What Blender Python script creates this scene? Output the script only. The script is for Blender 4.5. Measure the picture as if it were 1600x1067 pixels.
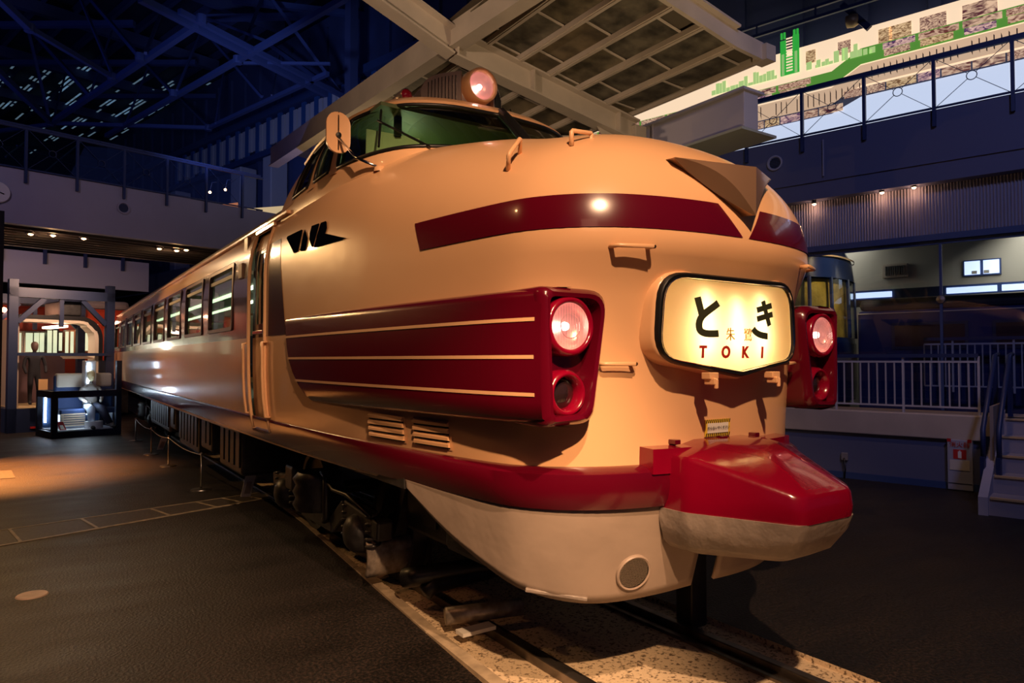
import bpy, bmesh, math, random
import numpy as np
from mathutils import Vector, Matrix
random.seed(7)
for o in list(bpy.data.objects): bpy.data.objects.remove(o)
SC = bpy.context.scene
COL = SC.collection
# ---------------------------------------------------------------- camera, world, lights, exposure
F = 1080.0; H = 1.875
PITCH = math.atan(29/F); YAW = math.radians(34)
cd = bpy.data.cameras.new('camera'); cam = bpy.data.objects.new('camera', cd); COL.objects.link(cam)
cd.sensor_width = 36; cd.lens = 36*F/1600; cd.clip_end = 300; cd.clip_start = .05
cam.location = (0, 0, H); cam.rotation_euler = (math.pi/2+PITCH, 0, -YAW)
SC.camera = cam
SC.view_settings.view_transform = 'Standard'; SC.view_settings.look = 'None'
SC.view_settings.gamma = 1; SC.view_settings.exposure = 0; SC.view_settings.use_curve_mapping = False
W = bpy.data.worlds.new('world'); SC.world = W; W.use_nodes = True
W.node_tree.nodes['Background'].inputs[0].default_value = (.03, .07, .25, 1)
W.node_tree.nodes['Background'].inputs[1].default_value = .11

def light(name, kind, loc, target, power, color, size=.2, angle=60, blend=.5, sy=None):
    d = bpy.data.lights.new(name, kind); d.energy = power; d.color = color
    if kind == 'SPOT': d.spot_size = math.radians(angle); d.spot_blend = blend; d.shadow_soft_size = size
    elif kind == 'AREA':
        d.size = size
        if sy: d.shape = 'RECTANGLE'; d.size_y = sy
    else: d.shadow_soft_size = size
    o = bpy.data.objects.new(name, d); COL.objects.link(o); o.location = loc
    if target is not None:
        o.rotation_euler = (Vector(target)-Vector(loc)).to_track_quat('-Z', 'Y').to_euler()
    return o
WARM = (1, .60, .30)
light('key_spot', 'SPOT', (.3, -1.6, 6.7), (2.75, 3.1, 1.5), 2350, (1, .60, .34), .07, 58, .55)
light('side_spot', 'SPOT', (-3.2, 5.5, 6.2), (1.7, 5.6, 1.9), 60, (1, .50, .20), .10, 70, .6)
light('track_fill', 'SPOT', (.2, -1.2, 4.6), (2.3, 4.3, -.6), 1900, (1, .58, .30), .05, 30, .8)  # unseen spot added to brighten the track bed before the nose
light('canopy_fill', 'SPOT', (-1.5, 4.5, 4.8), (4.6, 9.0, 6.3), 800, (1, .70, .48), .2, 50, .8)  # unseen spot added at left to brighten the canopy edge girder
light('side_spot', 'SPOT', (-1.8, 14.0, 4.5), (1.7, 11.0, 1.5), 420, (1, .55, .20), .06, 95, .7)
light('side_spot', 'SPOT', (.2, 13.2, 4.3), (1.7, 8.0, 2.6), 150, (1, .62, .32), .13, 60, .7)
light('floor_spot', 'SPOT', (-1.8, 15.0, 4.4), (-.9, 14.4, 0), 15000, (1, .34, .08), .1, 62, 1)
light('floor_spot', 'SPOT', (-2.2, 5.0, 5.0), (-.8, 5.4, 0), 210, (1, .34, .16), .1, 70, 1)
light('carriage_fill', 'SPOT', (-4.0, 19.0, 4.4), (-3.0, 23.5, 2.0), 700, (1, .60, .40), .1, 100, .8)  # unseen spots added to brighten the vermilion carriage
light('carriage_fill', 'SPOT', (.6, 20.2, 4.3), (-.6, 24.0, 2.0), 500, (1, .60, .40), .1, 100, .8)
light('canopy_fill', 'SPOT', (5.6, 3.2, 3.2), (6.2, 9.5, 5.8), 330, (1, .72, .42), .2, 100, .9)  # unseen fill added below to brighten the canopy underside
light('canopy_fill', 'SPOT', (5.6, 12, 3.9), (6.0, 12.5, 6), 150, (1, .72, .42), .3, 150, .9)
light('roof_blue_fill', 'AREA', (-6, 24, 6.8), (-2, 26, 14), 170, (.12, .22, 1), 8)  # hidden blue fill added to give the roof trusses some relief
light('roof_blue_fill', 'AREA', (6, 14, 7.2), (2, 18, 14), 30, (.14, .22, 1), 6)
light('roof_blue_fill', 'SPOT', (2, 16, 7.0), (8, 28, 12), 1500, (.35, .45, 1), .5, 60, 1)  # hidden fill added to brighten the clerestory panels
light('hall_blue_light', 'SPOT', (4.0, -1.5, 9.5), (11, 4.8, 4.0), 900, (.38, .42, 1), .5, 70, 1)
light('hall_blue_light', 'SPOT', (-5.0, 6, 9.5), (-1.5, 17.5, 5.3), 1100, (.55, .44, .72), .5, 40, 1)
light('mezzanine_fill', 'AREA', (16.3, 10.0, 4.6), (17.2, 9.6, 2.6), 45, (1, .92, .75), 2.5)  # unseen area fills added to brighten the cream wall under the mezzanine
light('mezzanine_fill', 'AREA', (16.2, 5.0, 4.6), (17.4, 4.4, 2.8), 60, (1, .92, .75), 2.5)
light('loco_fill', 'SPOT', (12.0, 6.0, 4.45), (12.9, 7.9, 3.2), 160, (1, .72, .42), .05, 50, .5)  # unseen spot added to brighten the blue locomotive
light('platform_spot', 'SPOT', (8.5, 3.5, 6.5), (10.6, 5.4, .9), 160, (1, .60, .38), .08, 50, .8)
light('front_fill', 'AREA', (-1.5, -2.5, 5.0), (2.5, 4, 1.5), 12, (1, .5, .3), 1.6)

# ---------------------------------------------------------------- projection helpers
FW = Vector((math.sin(YAW)*math.cos(PITCH), math.cos(YAW)*math.cos(PITCH), math.sin(PITCH)))
RT = Vector((math.cos(YAW), -math.sin(YAW), 0)); UP = RT.cross(FW)
def ray(px, py): return FW + RT*((px-800)/F) + UP*((533.5-py)/F)
def hit(px, py, p0, n):
    r = ray(px, py); o = Vector((0, 0, H)); n = Vector(n)
    return o + r*((Vector(p0)-o).dot(n)/r.dot(n))
def gp(px, py, z=0): return hit(px, py, (0, 0, z), (0, 0, 1))
def atY(px, py, Y): return hit(px, py, (0, Y, 0), (0, 1, 0))
def atX(px, py, X): return hit(px, py, (X, 0, 0), (1, 0, 0))
BO = Vector((12.08, 4.28, 0)); BA = Vector((-.2554, .9668, 0)); BB = Vector((.9668, .2554, 0))
BROT = math.atan2(.2554, .9668)
def bl(a, b, z): return BO + BA*a + BB*b + Vector((0, 0, z))
def pb(px, py, b):          # (a, z) on the building plane b
    p = hit(px, py, BO+BB*b, BB); return (p-BO).dot(BA), p.z
def pa(px, py, a):          # (b, z) on the building plane a
    p = hit(px, py, BO+BA*a, BA); return (p-BO).dot(BB), p.z

# ---------------------------------------------------------------- materials
MATS = {}
def mat(name, col, rough=.5, metal=0, coat=0, emit=0, ecol=None, spec=.5, bump=None, noise=None, trans=0, alpha=1):
    if name in MATS: return MATS[name]
    m = bpy.data.materials.new(name); m.use_nodes = True; nt = m.node_tree; b = nt.nodes['Principled BSDF']
    I = b.inputs
    I['Base Color'].default_value = (*col, 1); I['Roughness'].default_value = rough; I['Metallic'].default_value = metal
    I['Coat Weight'].default_value = coat; I['Coat Roughness'].default_value = .06; I['Specular IOR Level'].default_value = spec
    I['Transmission Weight'].default_value = trans; I['Alpha'].default_value = alpha
    if emit: I['Emission Color'].default_value = (*(ecol or col), 1); I['Emission Strength'].default_value = emit
    if bump or noise:
        tc = nt.nodes.new('ShaderNodeTexCoord')
    if noise:       # (scale, dark, light, detail)
        n = nt.nodes.new('ShaderNodeTexNoise'); n.inputs['Scale'].default_value = noise[0]; n.inputs['Detail'].default_value = 6
        nt.links.new(tc.outputs['Object'], n.inputs['Vector'])
        r = nt.nodes.new('ShaderNodeValToRGB'); r.color_ramp.elements[0].position = .35; r.color_ramp.elements[1].position = .68
        r.color_ramp.elements[0].color = (*[c*noise[1] for c in col], 1); r.color_ramp.elements[1].color = (*[min(1, c*noise[2]) for c in col], 1)
        nt.links.new(n.outputs['Fac'], r.inputs['Fac']); nt.links.new(r.outputs['Color'], I['Base Color'])
    if bump:        # (scale, strength, distance)
        n = nt.nodes.new('ShaderNodeTexNoise'); n.inputs['Scale'].default_value = bump[0]; n.inputs['Detail'].default_value = 3
        nt.links.new(tc.outputs['Object'], n.inputs['Vector'])
        bp = nt.nodes.new('ShaderNodeBump'); bp.inputs['Strength'].default_value = bump[1]; bp.inputs['Distance'].default_value = bump[2]
        nt.links.new(n.outputs['Fac'], bp.inputs['Height']); nt.links.new(bp.outputs['Normal'], I['Normal'])
    MATS[name] = m; return m
def glassmat(name, tint, gloss=.12, rough=.02, opaque=None):
    if name in MATS: return MATS[name]
    m = bpy.data.materials.new(name); m.use_nodes = True; nt = m.node_tree; nt.nodes.clear()
    o = nt.nodes.new('ShaderNodeOutputMaterial'); t = nt.nodes.new('ShaderNodeBsdfTransparent'); t.inputs[0].default_value = (*tint, 1)
    g = nt.nodes.new('ShaderNodeBsdfGlossy'); g.inputs['Roughness'].default_value = rough; g.inputs[0].default_value = (1, 1, 1, 1)
    fr = nt.nodes.new('ShaderNodeLayerWeight'); fr.inputs[0].default_value = .5
    pw = nt.nodes.new('ShaderNodeMath'); pw.operation = 'POWER'; pw.inputs[1].default_value = 5
    ad = nt.nodes.new('ShaderNodeMath'); ad.operation = 'ADD'; ad.inputs[1].default_value = gloss*.6; ad.use_clamp = True
    mx = nt.nodes.new('ShaderNodeMixShader')
    nt.links.new(fr.outputs['Facing'], pw.inputs[0]); nt.links.new(pw.outputs[0], ad.inputs[0]); nt.links.new(ad.outputs[0], mx.inputs[0])
    nt.links.new(t.outputs[0], mx.inputs[1]); nt.links.new(g.outputs[0], mx.inputs[2]); nt.links.new(mx.outputs[0], o.inputs[0])
    MATS[name] = m; return m
M = {}
M['cream'] = mat('cream_paint', (.80, .46, .24), .30, coat=.35, bump=(1.6, .12, .05))
M['creamside'] = M['cream']
M['maroon'] = mat('maroon_paint', (.095, .0012, .010), .22, coat=.6, bump=(2.2, .08, .03))
M['red'] = mat('red_paint', (.20, .001, .016), .2, coat=.7, bump=(7, .22, .02))
M['plum'] = mat('plum_paint', (.040, .002, .014), .2, coat=.45, bump=(2.2, .08, .03))
M['skirt'] = mat('skirt_grey', (.34, .26, .21), .42, coat=.1, bump=(4, .3, .03), noise=(2.5, .9, 1.08))
M['lowgrey'] = mat('worn_grey', (.27, .22, .19), .4, bump=(9, .45, .03), noise=(5, .7, 1.15))
M['roof'] = mat('roof_grey', (.22, .17, .13), .5, noise=(3, .8, 1.2))
M['black'] = mat('black_rubber', (.006, .006, .007), .4)
M['under'] = mat('undercarriage_black', (.016, .015, .016), .45, noise=(8, .5, 1.8), bump=(20, .3, .01))
M['steel'] = mat('steel', (.45, .43, .42), .32, metal=1, bump=(14, .15, .01))
M['chrome'] = mat('chrome', (.85, .82, .80), .12, metal=1)
M['polish'] = mat('polished_cover', (.60, .48, .42), .34, metal=.7, bump=(8, .1, .01))
M['bronze'] = mat('emblem_metal', (.36, .22, .14), .30, metal=.6)
M['rail'] = mat('rail_steel', (.22, .19, .17), .35, metal=.9, noise=(6, .6, 1.3))
M['white'] = mat('white_plate', (.75, .72, .66), .5)
M['logo'] = mat('logo_dark', (.003, .004, .009), .9, spec=0)
M['glass'] = glassmat('window_glass', (.72, .86, .70), .12)
M['wglass'] = glassmat('windscreen_glass', (.55, .72, .46), .10)
M['clear'] = glassmat('clear_glass', (.92, .95, .97), .06)
M['lens'] = glassmat('lens_glass', (.95, .95, .95), .14, .08)
M['bluesteel'] = mat('blue_steel', (.030, .060, .17), .5)
M['navy'] = mat('navy_paint', (.012, .028, .12), .25, coat=.4)
M['truss'] = mat('truss_steel', (.045, .07, .19), .5)
M['deck'] = mat('roof_deck', (.020, .028, .06), .8)
M['beige'] = mat('beige_steel', (.50, .42, .34), .5, noise=(2, .9, 1.08))
M['canopy'] = mat('canopy_sheet', (.13, .105, .065), .7, noise=(3.5, .35, 1.5))
M['wallgrey'] = mat('wall_grey', (.34, .33, .40), .7, noise=(.7, .92, 1.06))
M['wallblue'] = mat('wall_blue', (.10, .11, .19), .7)
M['wallcream'] = mat('wall_cream', (.50, .47, .40), .8)
M['bulb'] = mat('bulb', (1, .8, .55), emit=30, ecol=(1, .62, .32))
M['redtrain'] = mat('vermilion_paint', (.50, .055, .02), .3, coat=.4)
M['yellow'] = mat('yellow_paint', (.75, .50, .05), .5)

# ---------------------------------------------------------------- mesh helpers
def link(name, me, parent=None):
    o = bpy.data.objects.new(name, me); COL.objects.link(o)
    if parent is not None: o.parent = parent
    return o
def mk(name, V, Fc, m, parent=None, smooth=False, idx=None):
    me = bpy.data.meshes.new(name); me.from_pydata([tuple(v) for v in V], [], Fc)
    ms = m if isinstance(m, (list, tuple)) else [m]
    for q in ms: me.materials.append(q)
    if idx: me.polygons.foreach_set('material_index', idx)
    if smooth: me.polygons.foreach_set('use_smooth', [True]*len(me.polygons))
    me.update(); return link(name, me, parent)
def tag(o, label=None, cat=None, group=None, kind=None):
    if label: o['label'] = label
    if cat: o['category'] = cat
    if group: o['group'] = group
    if kind: o['kind'] = kind
    return o
def thing(name, label, cat, loc=(0, 0, 0), rz=0, group=None):
    o = bpy.data.objects.new(name, None); COL.objects.link(o); o.location = loc; o.rotation_euler = (0, 0, rz)
    return tag(o, label, cat, group)
class MB:
    def __init__(s): s.v = []; s.f = []
    def add(s, V, Fc):
        n = len(s.v); s.v += [Vector(v) for v in V]; s.f += [tuple(i+n for i in f) for f in Fc]; return s
    def box(s, lo, hi):
        x0, y0, z0 = lo; x1, y1, z1 = hi
        return s.add([(x0,y0,z0),(x1,y0,z0),(x1,y1,z0),(x0,y1,z0),(x0,y0,z1),(x1,y0,z1),(x1,y1,z1),(x0,y1,z1)],
                     [(3,2,1,0),(4,5,6,7),(0,1,5,4),(1,2,6,5),(2,3,7,6),(3,0,4,7)])
    def bar(s, p, q, w, h=None, up=(0, 0, 1)):
        p = Vector(p); q = Vector(q); h = h or w; d = (q-p).normalized(); up = Vector(up)
        if abs(d.dot(up)) > .98: up = Vector((0, 1, 0))
        r = d.cross(up).normalized()*w/2; u = r.cross(d).normalized()*h/2
        V = [p-r-u, p+r-u, p+r+u, p-r+u, q-r-u, q+r-u, q+r+u, q-r+u]
        return s.add(V, [(3,2,1,0),(4,5,6,7),(0,1,5,4),(1,2,6,5),(2,3,7,6),(3,0,4,7)])
    def tube(s, pts, r, n=8, cap=True):
        pts = [Vector(p) for p in pts]; rs = r if isinstance(r, (list, tuple)) else [r]*len(pts)
        prev = None; rings = []
        for i, p in enumerate(pts):
            d = (pts[min(i+1, len(pts)-1)]-pts[max(i-1, 0)]).normalized()
            if prev is None:
                a = Vector((0, 0, 1)) if abs(d.z) < .9 else Vector((1, 0, 0)); x = d.cross(a).normalized()
            else: x = (prev-d*prev.dot(d)).normalized()
            prev = x; y = d.cross(x)
            rings.append([p+(x*math.cos(t)+y*math.sin(t))*rs[i] for t in [2*math.pi*k/n for k in range(n)]])
        V = [v for g in rings for v in g]; Fc = []
        for i in range(len(pts)-1):
            for k in range(n): Fc.append((i*n+k, i*n+(k+1) % n, (i+1)*n+(k+1) % n, (i+1)*n+k))
        if cap: Fc.append(tuple(range(n))[::-1]); Fc.append(tuple((len(pts)-1)*n+k for k in range(n)))
        return s.add(V, Fc)
    def lathe(s, c, axis, prof, n=32, sx=1, sz=1):     # prof: (radius, distance along axis)
        ax = Vector(axis).normalized(); a = Vector((0, 0, 1)) if abs(ax.z) < .9 else Vector((1, 0, 0))
        x = a.cross(ax).normalized(); y = ax.cross(x); c = Vector(c); V = []; Fc = []
        for (r, t) in prof:
            for k in range(n):
                q = 2*math.pi*k/n; V.append(c+ax*t+x*(r*math.cos(q)*sx)+y*(r*math.sin(q)*sz))
        for i in range(len(prof)-1):
            for k in range(n): Fc.append((i*n+k, i*n+(k+1) % n, (i+1)*n+(k+1) % n, (i+1)*n+k))
        return s.add(V, Fc)
    def prism(s, pts, off):    # polygon (list of 3-D points) extruded by vector
        n = len(pts); off = Vector(off); V = [Vector(p) for p in pts]+[Vector(p)+off for p in pts]
        Fc = [tuple(range(n))[::-1], tuple(range(n, 2*n))]+[(i, (i+1) % n, n+(i+1) % n, n+i) for i in range(n)]
        return s.add(V, Fc)
    def loops(s, L, close=True, cap=(False, False)):
        n = len(L[0]); V = [v for l in L for v in l]; Fc = []
        for i in range(len(L)-1):
            for k in range(n if close else n-1): Fc.append((i*n+k, i*n+(k+1) % n, (i+1)*n+(k+1) % n, (i+1)*n+k))
        if cap[0]: Fc.append(tuple(range(n))[::-1])
        if cap[1]: Fc.append(tuple((len(L)-1)*n+k for k in range(n)))
        return s.add(V, Fc)
    def build(s, name, m, parent=None, smooth=False, bevel=0, fixn=True, angle=None):
        o = mk(name, s.v, s.f, m, parent, smooth)
        if fixn or bevel:
            bm = bmesh.new(); bm.from_mesh(o.data)
            if bevel: bmesh.ops.bevel(bm, geom=[e for e in bm.edges if len(e.link_faces) == 2 and e.calc_face_angle(0) > .5], offset=bevel, segments=2, affect='EDGES', profile=.5)
            bmesh.ops.recalc_face_normals(bm, faces=bm.faces); bm.to_mesh(o.data); bm.free()
        if angle:
            o.data.polygons.foreach_set('use_smooth', [True]*len(o.data.polygons))
            try: o.data.set_sharp_from_angle(angle=math.radians(angle))
            except Exception: pass
        return o
def cr(xs, ys, x):     # smooth monotone-ish cubic interpolation
    xs = list(xs); ys = list(ys)
    if x <= xs[0]: return ys[0]
    if x >= xs[-1]: return ys[-1]
    i = max(j for j in range(len(xs)-1) if xs[j] <= x)
    def sl(j):
        if j == 0: return (ys[1]-ys[0])/(xs[1]-xs[0])
        if j == len(xs)-1: return (ys[-1]-ys[-2])/(xs[-1]-xs[-2])
        a = (ys[j]-ys[j-1])/(xs[j]-xs[j-1]); b = (ys[j+1]-ys[j])/(xs[j+1]-xs[j])
        return 0 if a*b <= 0 else 2*a*b/(a+b)
    h = xs[i+1]-xs[i]; t = (x-xs[i])/h; m0 = sl(i)*h; m1 = sl(i+1)*h
    return (2*t**3-3*t*t+1)*ys[i]+(t**3-2*t*t+t)*m0+(-2*t**3+3*t*t)*ys[i+1]+(t**3-t*t)*m1
def text(name, body, loc, right, up, size, m, parent, depth=.002, align='CENTER', bold=0, shear=0):
    c = bpy.data.curves.new(name, 'FONT'); c.body = body; c.size = size; c.extrude = depth; c.align_x = align; c.align_y = 'CENTER'; c.offset = bold; c.shear = shear
    c.resolution_u = 3
    t = bpy.data.objects.new(name, c); COL.objects.link(t)
    dg = bpy.context.evaluated_depsgraph_get(); me = bpy.data.meshes.new_from_object(t.evaluated_get(dg))
    bpy.data.objects.remove(t); me.materials.clear(); me.materials.append(m)
    r = Vector(right).normalized(); u = Vector(up).normalized(); n = r.cross(u)
    mt = Matrix((r, u, n)).transposed().to_4x4(); mt.translation = Vector(loc); me.transform(mt)
    return link(name, me, parent)

# ================================================================ SETTING
def asphalt():
    m = bpy.data.materials.new('dark_floor'); m.use_nodes = True; nt = m.node_tree; b = nt.nodes['Principled BSDF']
    tc = nt.nodes.new('ShaderNodeTexCoord')
    n1 = nt.nodes.new('ShaderNodeTexNoise'); n1.inputs['Scale'].default_value = 48; n1.inputs['Detail'].default_value = 4
    n2 = nt.nodes.new('ShaderNodeTexNoise'); n2.inputs['Scale'].default_value = 1.1; n2.inputs['Detail'].default_value = 5
    mp = nt.nodes.new('ShaderNodeMapping'); mp.inputs['Scale'].default_value = (1, 2.6, 1); mp.inputs['Rotation'].default_value = (0, 0, .6)
    nt.links.new(tc.outputs['Object'], n1.inputs['Vector']); nt.links.new(tc.outputs['Object'], mp.inputs['Vector']); nt.links.new(mp.outputs['Vector'], n2.inputs['Vector'])
    r1 = nt.nodes.new('ShaderNodeValToRGB'); r1.color_ramp.elements[0].position = .44; r1.color_ramp.elements[1].position = .70
    r1.color_ramp.elements[0].color = (.003, .0025, .0025, 1); r1.color_ramp.elements[1].color = (.048, .029, .024, 1)
    r2 = nt.nodes.new('ShaderNodeValToRGB'); r2.color_ramp.elements[0].position = .35; r2.color_ramp.elements[1].position = .7
    r2.color_ramp.elements[0].color = (.5, .5, .5, 1); r2.color_ramp.elements[1].color = (1, 1, 1, 1)
    mx = nt.nodes.new('ShaderNodeMixRGB'); mx.blend_type = 'MULTIPLY'; mx.inputs[0].default_value = 1
    nt.links.new(n1.outputs['Fac'], r1.inputs['Fac']); nt.links.new(n2.outputs['Fac'], r2.inputs['Fac'])
    nt.links.new(r1.outputs['Color'], mx.inputs[1]); nt.links.new(r2.outputs['Color'], mx.inputs[2]); nt.links.new(mx.outputs[0], b.inputs['Base Color'])
    rr = nt.nodes.new('ShaderNodeMapRange'); rr.inputs['To Min'].default_value = .36; rr.inputs['To Max'].default_value = .72
    nt.links.new(n2.outputs['Fac'], rr.inputs['Value']); nt.links.new(rr.outputs['Result'], b.inputs['Roughness'])
    bp = nt.nodes.new('ShaderNodeBump'); bp.inputs['Strength'].default_value = .8; bp.inputs['Distance'].default_value = .010
    nt.links.new(n1.outputs['Fac'], bp.inputs['Height']); nt.links.new(bp.outputs['Normal'], b.inputs['Normal'])
    return m
def aggregate():
    m = bpy.data.materials.new('exposed_aggregate'); m.use_nodes = True; nt = m.node_tree; b = nt.nodes['Principled BSDF']
    tc = nt.nodes.new('ShaderNodeTexCoord')
    v = nt.nodes.new('ShaderNodeTexNoise'); v.inputs['Scale'].default_value = 42; v.inputs['Detail'].default_value = 3; v.inputs['Distortion'].default_value = .5
    n = nt.nodes.new('ShaderNodeTexNoise'); n.inputs['Scale'].default_value = 2; n.inputs['Detail'].default_value = 4
    nt.links.new(tc.outputs['Object'], v.inputs['Vector']); nt.links.new(tc.outputs['Object'], n.inputs['Vector'])
    r = nt.nodes.new('ShaderNodeValToRGB'); r.color_ramp.elements[0].position = .36; r.color_ramp.elements[1].position = .47
    r.color_ramp.elements[0].color = (.22, .15, .09, 1); r.color_ramp.elements[1].color = (.85, .66, .44, 1)
    mx = nt.nodes.new('ShaderNodeMixRGB'); mx.blend_type = 'MULTIPLY'; mx.inputs[0].default_value = .3
    nt.links.new(v.outputs['Fac'], r.inputs['Fac']); nt.links.new(r.outputs['Color'], mx.inputs[1]); nt.links.new(n.outputs['Fac'], mx.inputs[2])
    nt.links.new(mx.outputs[0], b.inputs['Base Color']); b.inputs['Roughness'].default_value = .75
    bp = nt.nodes.new('ShaderNodeBump'); bp.inputs['Strength'].default_value = .6; bp.inputs['Distance'].default_value = .008
    nt.links.new(v.outputs['Fac'], bp.inputs['Height']); nt.links.new(bp.outputs['Normal'], b.inputs['Normal'])
    return m
def struct(o): o['kind'] = 'structure'; return o
M['asphalt'] = asphalt(); M['aggr'] = aggregate()
KERB = [(2.06, -.5), (2.10, 1.5), (2.13, 3.42), (2.27, 5.4), (2.45, 7.4), (2.56, 9.6), (2.62, 15.4), (2.62, 26)]
# left floor, track bed, right floor as three pieces of ground that meet edge to edge
RK = [(4.06, -.5), (4.06, 1.5), (4.04, 3.42), (3.98, 5.4), (3.9, 7.4), (3.8, 9.6), (3.74, 15.4), (3.74, 26)]
fv = []; ff = []
fl = MB(); TOPZ = 0.0; BEDZ = -.035
L0 = [(x, y, 0) for x, y in KERB]; R0 = [(x, y, 0) for x, y in RK]
fl.add([(-30, -12, 0), (2.06, -12, 0)]+L0+[(2.62, 60, 0), (-30, 60, 0)], [tuple(range(len(L0)+4))])
fl.add([(4.06, -12, 0), (40, -12, 0), (40, 60, 0), (3.74, 60, 0)]+R0[::-1], [tuple(range(len(R0)+4))])
struct(fl.build('floor', M['asphalt']))
bd = MB(); k = len(KERB)
yy = [-12]+[y for x, y in KERB]+[60]
lx = [2.06]+[x for x, y in KERB]+[2.62]; rx = [4.06]+[x for x, y in RK]+[3.74]
for i in range(len(yy)-1):
    bd.add([(lx[i], yy[i], BEDZ), (rx[i], yy[i], BEDZ), (rx[i+1], yy[i+1], BEDZ), (lx[i+1], yy[i+1], BEDZ)], [(0, 1, 2, 3)])
    bd.add([(lx[i], yy[i], BEDZ), (lx[i+1], yy[i+1], BEDZ), (lx[i+1], yy[i+1], 0), (lx[i], yy[i], 0)], [(0, 1, 2, 3)])
    bd.add([(rx[i], yy[i], BEDZ), (rx[i+1], yy[i+1], BEDZ), (rx[i+1], yy[i+1], 0), (rx[i], yy[i], 0)], [(0, 1, 2, 3)])
bed = struct(bd.build('floor', M['aggr']))
def kx(y): return np.interp(y, [p[1] for p in KERB], [p[0] for p in KERB])
def rkx(y): return np.interp(y, [p[1] for p in RK], [p[0] for p in RK])
kerbm = mat('kerb_concrete', (.40, .31, .21), .7, noise=(9, .7, 1.15), bump=(40, .4, .005))
ys_ = [-.5, 1.2, 2.6, 4.3, 6.0, 8.0, 10, 12, 14, 17, 20, 26]
for i in range(len(ys_)-1):
    a, b = ys_[i]+.006, ys_[i+1]-.006
    w = .085 if a < 6 else .05
    MB().add([(kx(a), a, -.034), (kx(a)+w, a, -.034), (kx(b)+w, b, -.034), (kx(b), b, -.034), (kx(a), a, .012), (kx(a)+w, a, .012), (kx(b)+w, b, .012), (kx(b), b, .012)],
             [(3,2,1,0),(4,5,6,7),(0,1,5,4),(1,2,6,5),(2,3,7,6),(3,0,4,7)]).build('kerb_stone', kerbm, bed)
struct_rail = thing('railway_track', 'pair of embedded steel rails running under the cream express train', 'railway track', (3.16, 0, 0))
for s in (-1, 1):
    r = MB(); x = s*.566
    r.box((x-.033, -.5, BEDZ), (x+.033, 26, .03)); r.build('rail', M['rail'], struct_rail, bevel=.006)
    g = MB(); xi = x-s*.085; g.box((xi-.03, -.5, BEDZ-.001), (xi+.03, 26, BEDZ+.022)); g.build('guard_rail', M['rail'], struct_rail, bevel=.004)
# channel covers crossing the left floor
ch = thing('floor_channel', 'narrow cable channel with pale metal edging crossing the dark floor', 'floor channel')
pa0, pa1 = gp(-60, 838), gp(405, 770); pb0, pb1 = gp(-60, 864), gp(432, 776)
strip = mat('channel_edge', (.42, .34, .24), .5, noise=(12, .6, 1.1))
for p, q, w in ((pa0, pa1, .028), (pb0, pb1, .045)):
    MB().bar(p+Vector((0, 0, .003)), q+Vector((0, 0, .003)), w, .008).build('edging_strip', strip, ch)
plate = mat('channel_plate', (.05, .04, .035), .55, noise=(30, .6, 1.5), bump=(80, .5, .004))
ts = [0, .125, .335, .565, .735, .84, .92, 1]
for i in range(len(ts)-1):
    A0 = pa0.lerp(pa1, ts[i]+.004); A1 = pa0.lerp(pa1, ts[i+1]-.004); B0 = pb0.lerp(pb1, ts[i]+.02); B1 = pb0.lerp(pb1, min(1, ts[i+1]+.012))
    MB().prism([A0, A1, B1, B0], (0, 0, .004)).build('channel_plate', plate, ch)
    if i: MB().bar(pa0.lerp(pa1, ts[i])+Vector((0, 0, .005)), pb0.lerp(pb1, ts[i]+.016)+Vector((0, 0, .005)), .03, .008).build('cross_strip', strip, ch)
c = gp(50, 930)
tag(MB().lathe((c.x, c.y, 0), (0, 0, 1), [(.001, .008), (.105, .008), (.112, 0)], 32).build('floor_disc', mat('disc_paint', (.50, .38, .28), .5, noise=(10, .8, 1.1))),
    'pale round disc set in the dark floor at lower left', 'floor marker')
p0, p1, p2, p3 = gp(-30, 738), gp(18, 735), gp(24, 747), gp(-30, 750)
tag(MB().prism([p0, p1, p2, p3], (0, 0, .006)).build('floor_hatch', plate), 'dark rectangular hatch plate in the orange-lit floor at far left', 'floor hatch')

# ================================================================ THE TRAIN
T = thing('express_train', 'cream and maroon bonnet-nosed express train with lit TOKI sign, standing on the track', 'train', (3.16, 0, .225))
Y0 = 2.40
RU = [0, .25, .5, .75, .93, 1.06, 1.15, 1.22, 1.30, 1.38, 1.43, 1.455, 1.47, 1.475]
RV = [0, .010, .048, .125, .235, .375, .55, .90, 1.5, 2.2, 3.0, 3.7, 4.6, 5.4]
# smooth: arc-length parameter
S_ = [0]
for i in range(1, len(RU)): S_.append(S_[-1]+math.hypot(RU[i]-RU[i-1], RV[i]-RV[i-1]))
SL = S_[-1]
def rim(s): return cr(S_, RU, s), cr(S_, RV, s)
def s_of_v(v): # parameter where the plan is at distance v behind the front
    lo, hi = 0, SL
    for _ in range(40):
        m = (lo+hi)/2
        if rim(m)[1] < v: lo = m
        else: hi = m
    return lo
def s_of_u(u):
    lo, hi = 0, SL
    for _ in range(40):
        m = (lo+hi)/2
        if rim(m)[0] < u: lo = m
        else: hi = m
    return lo
def zr_of(v): return cr([0, 1.5, 4], [2.24, 2.26, 2.3], v)
def zt_of(sv): return cr([0, .95, 1.4, 2.0, 3.0, 4.2], [2.92, 3.05, 3.17, 3.26, 3.34, 3.42], sv)
def n_of(v): return cr([0, .6, 1.6, 2.8, 4], [2.1, 2.3, 2.8, 3.5, 3.0], v)
def wf(z): return cr([.80, .95, 1.1, 1.3, 1.55, 1.8], [.925, .955, .975, .99, .998, 1], z)
def Fz(z): return cr([.8, 1.25, 1.55, 1.8, 2.0, 2.12, 2.24], [.21, .195, .175, .15, .115, .065, 0], z)
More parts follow.
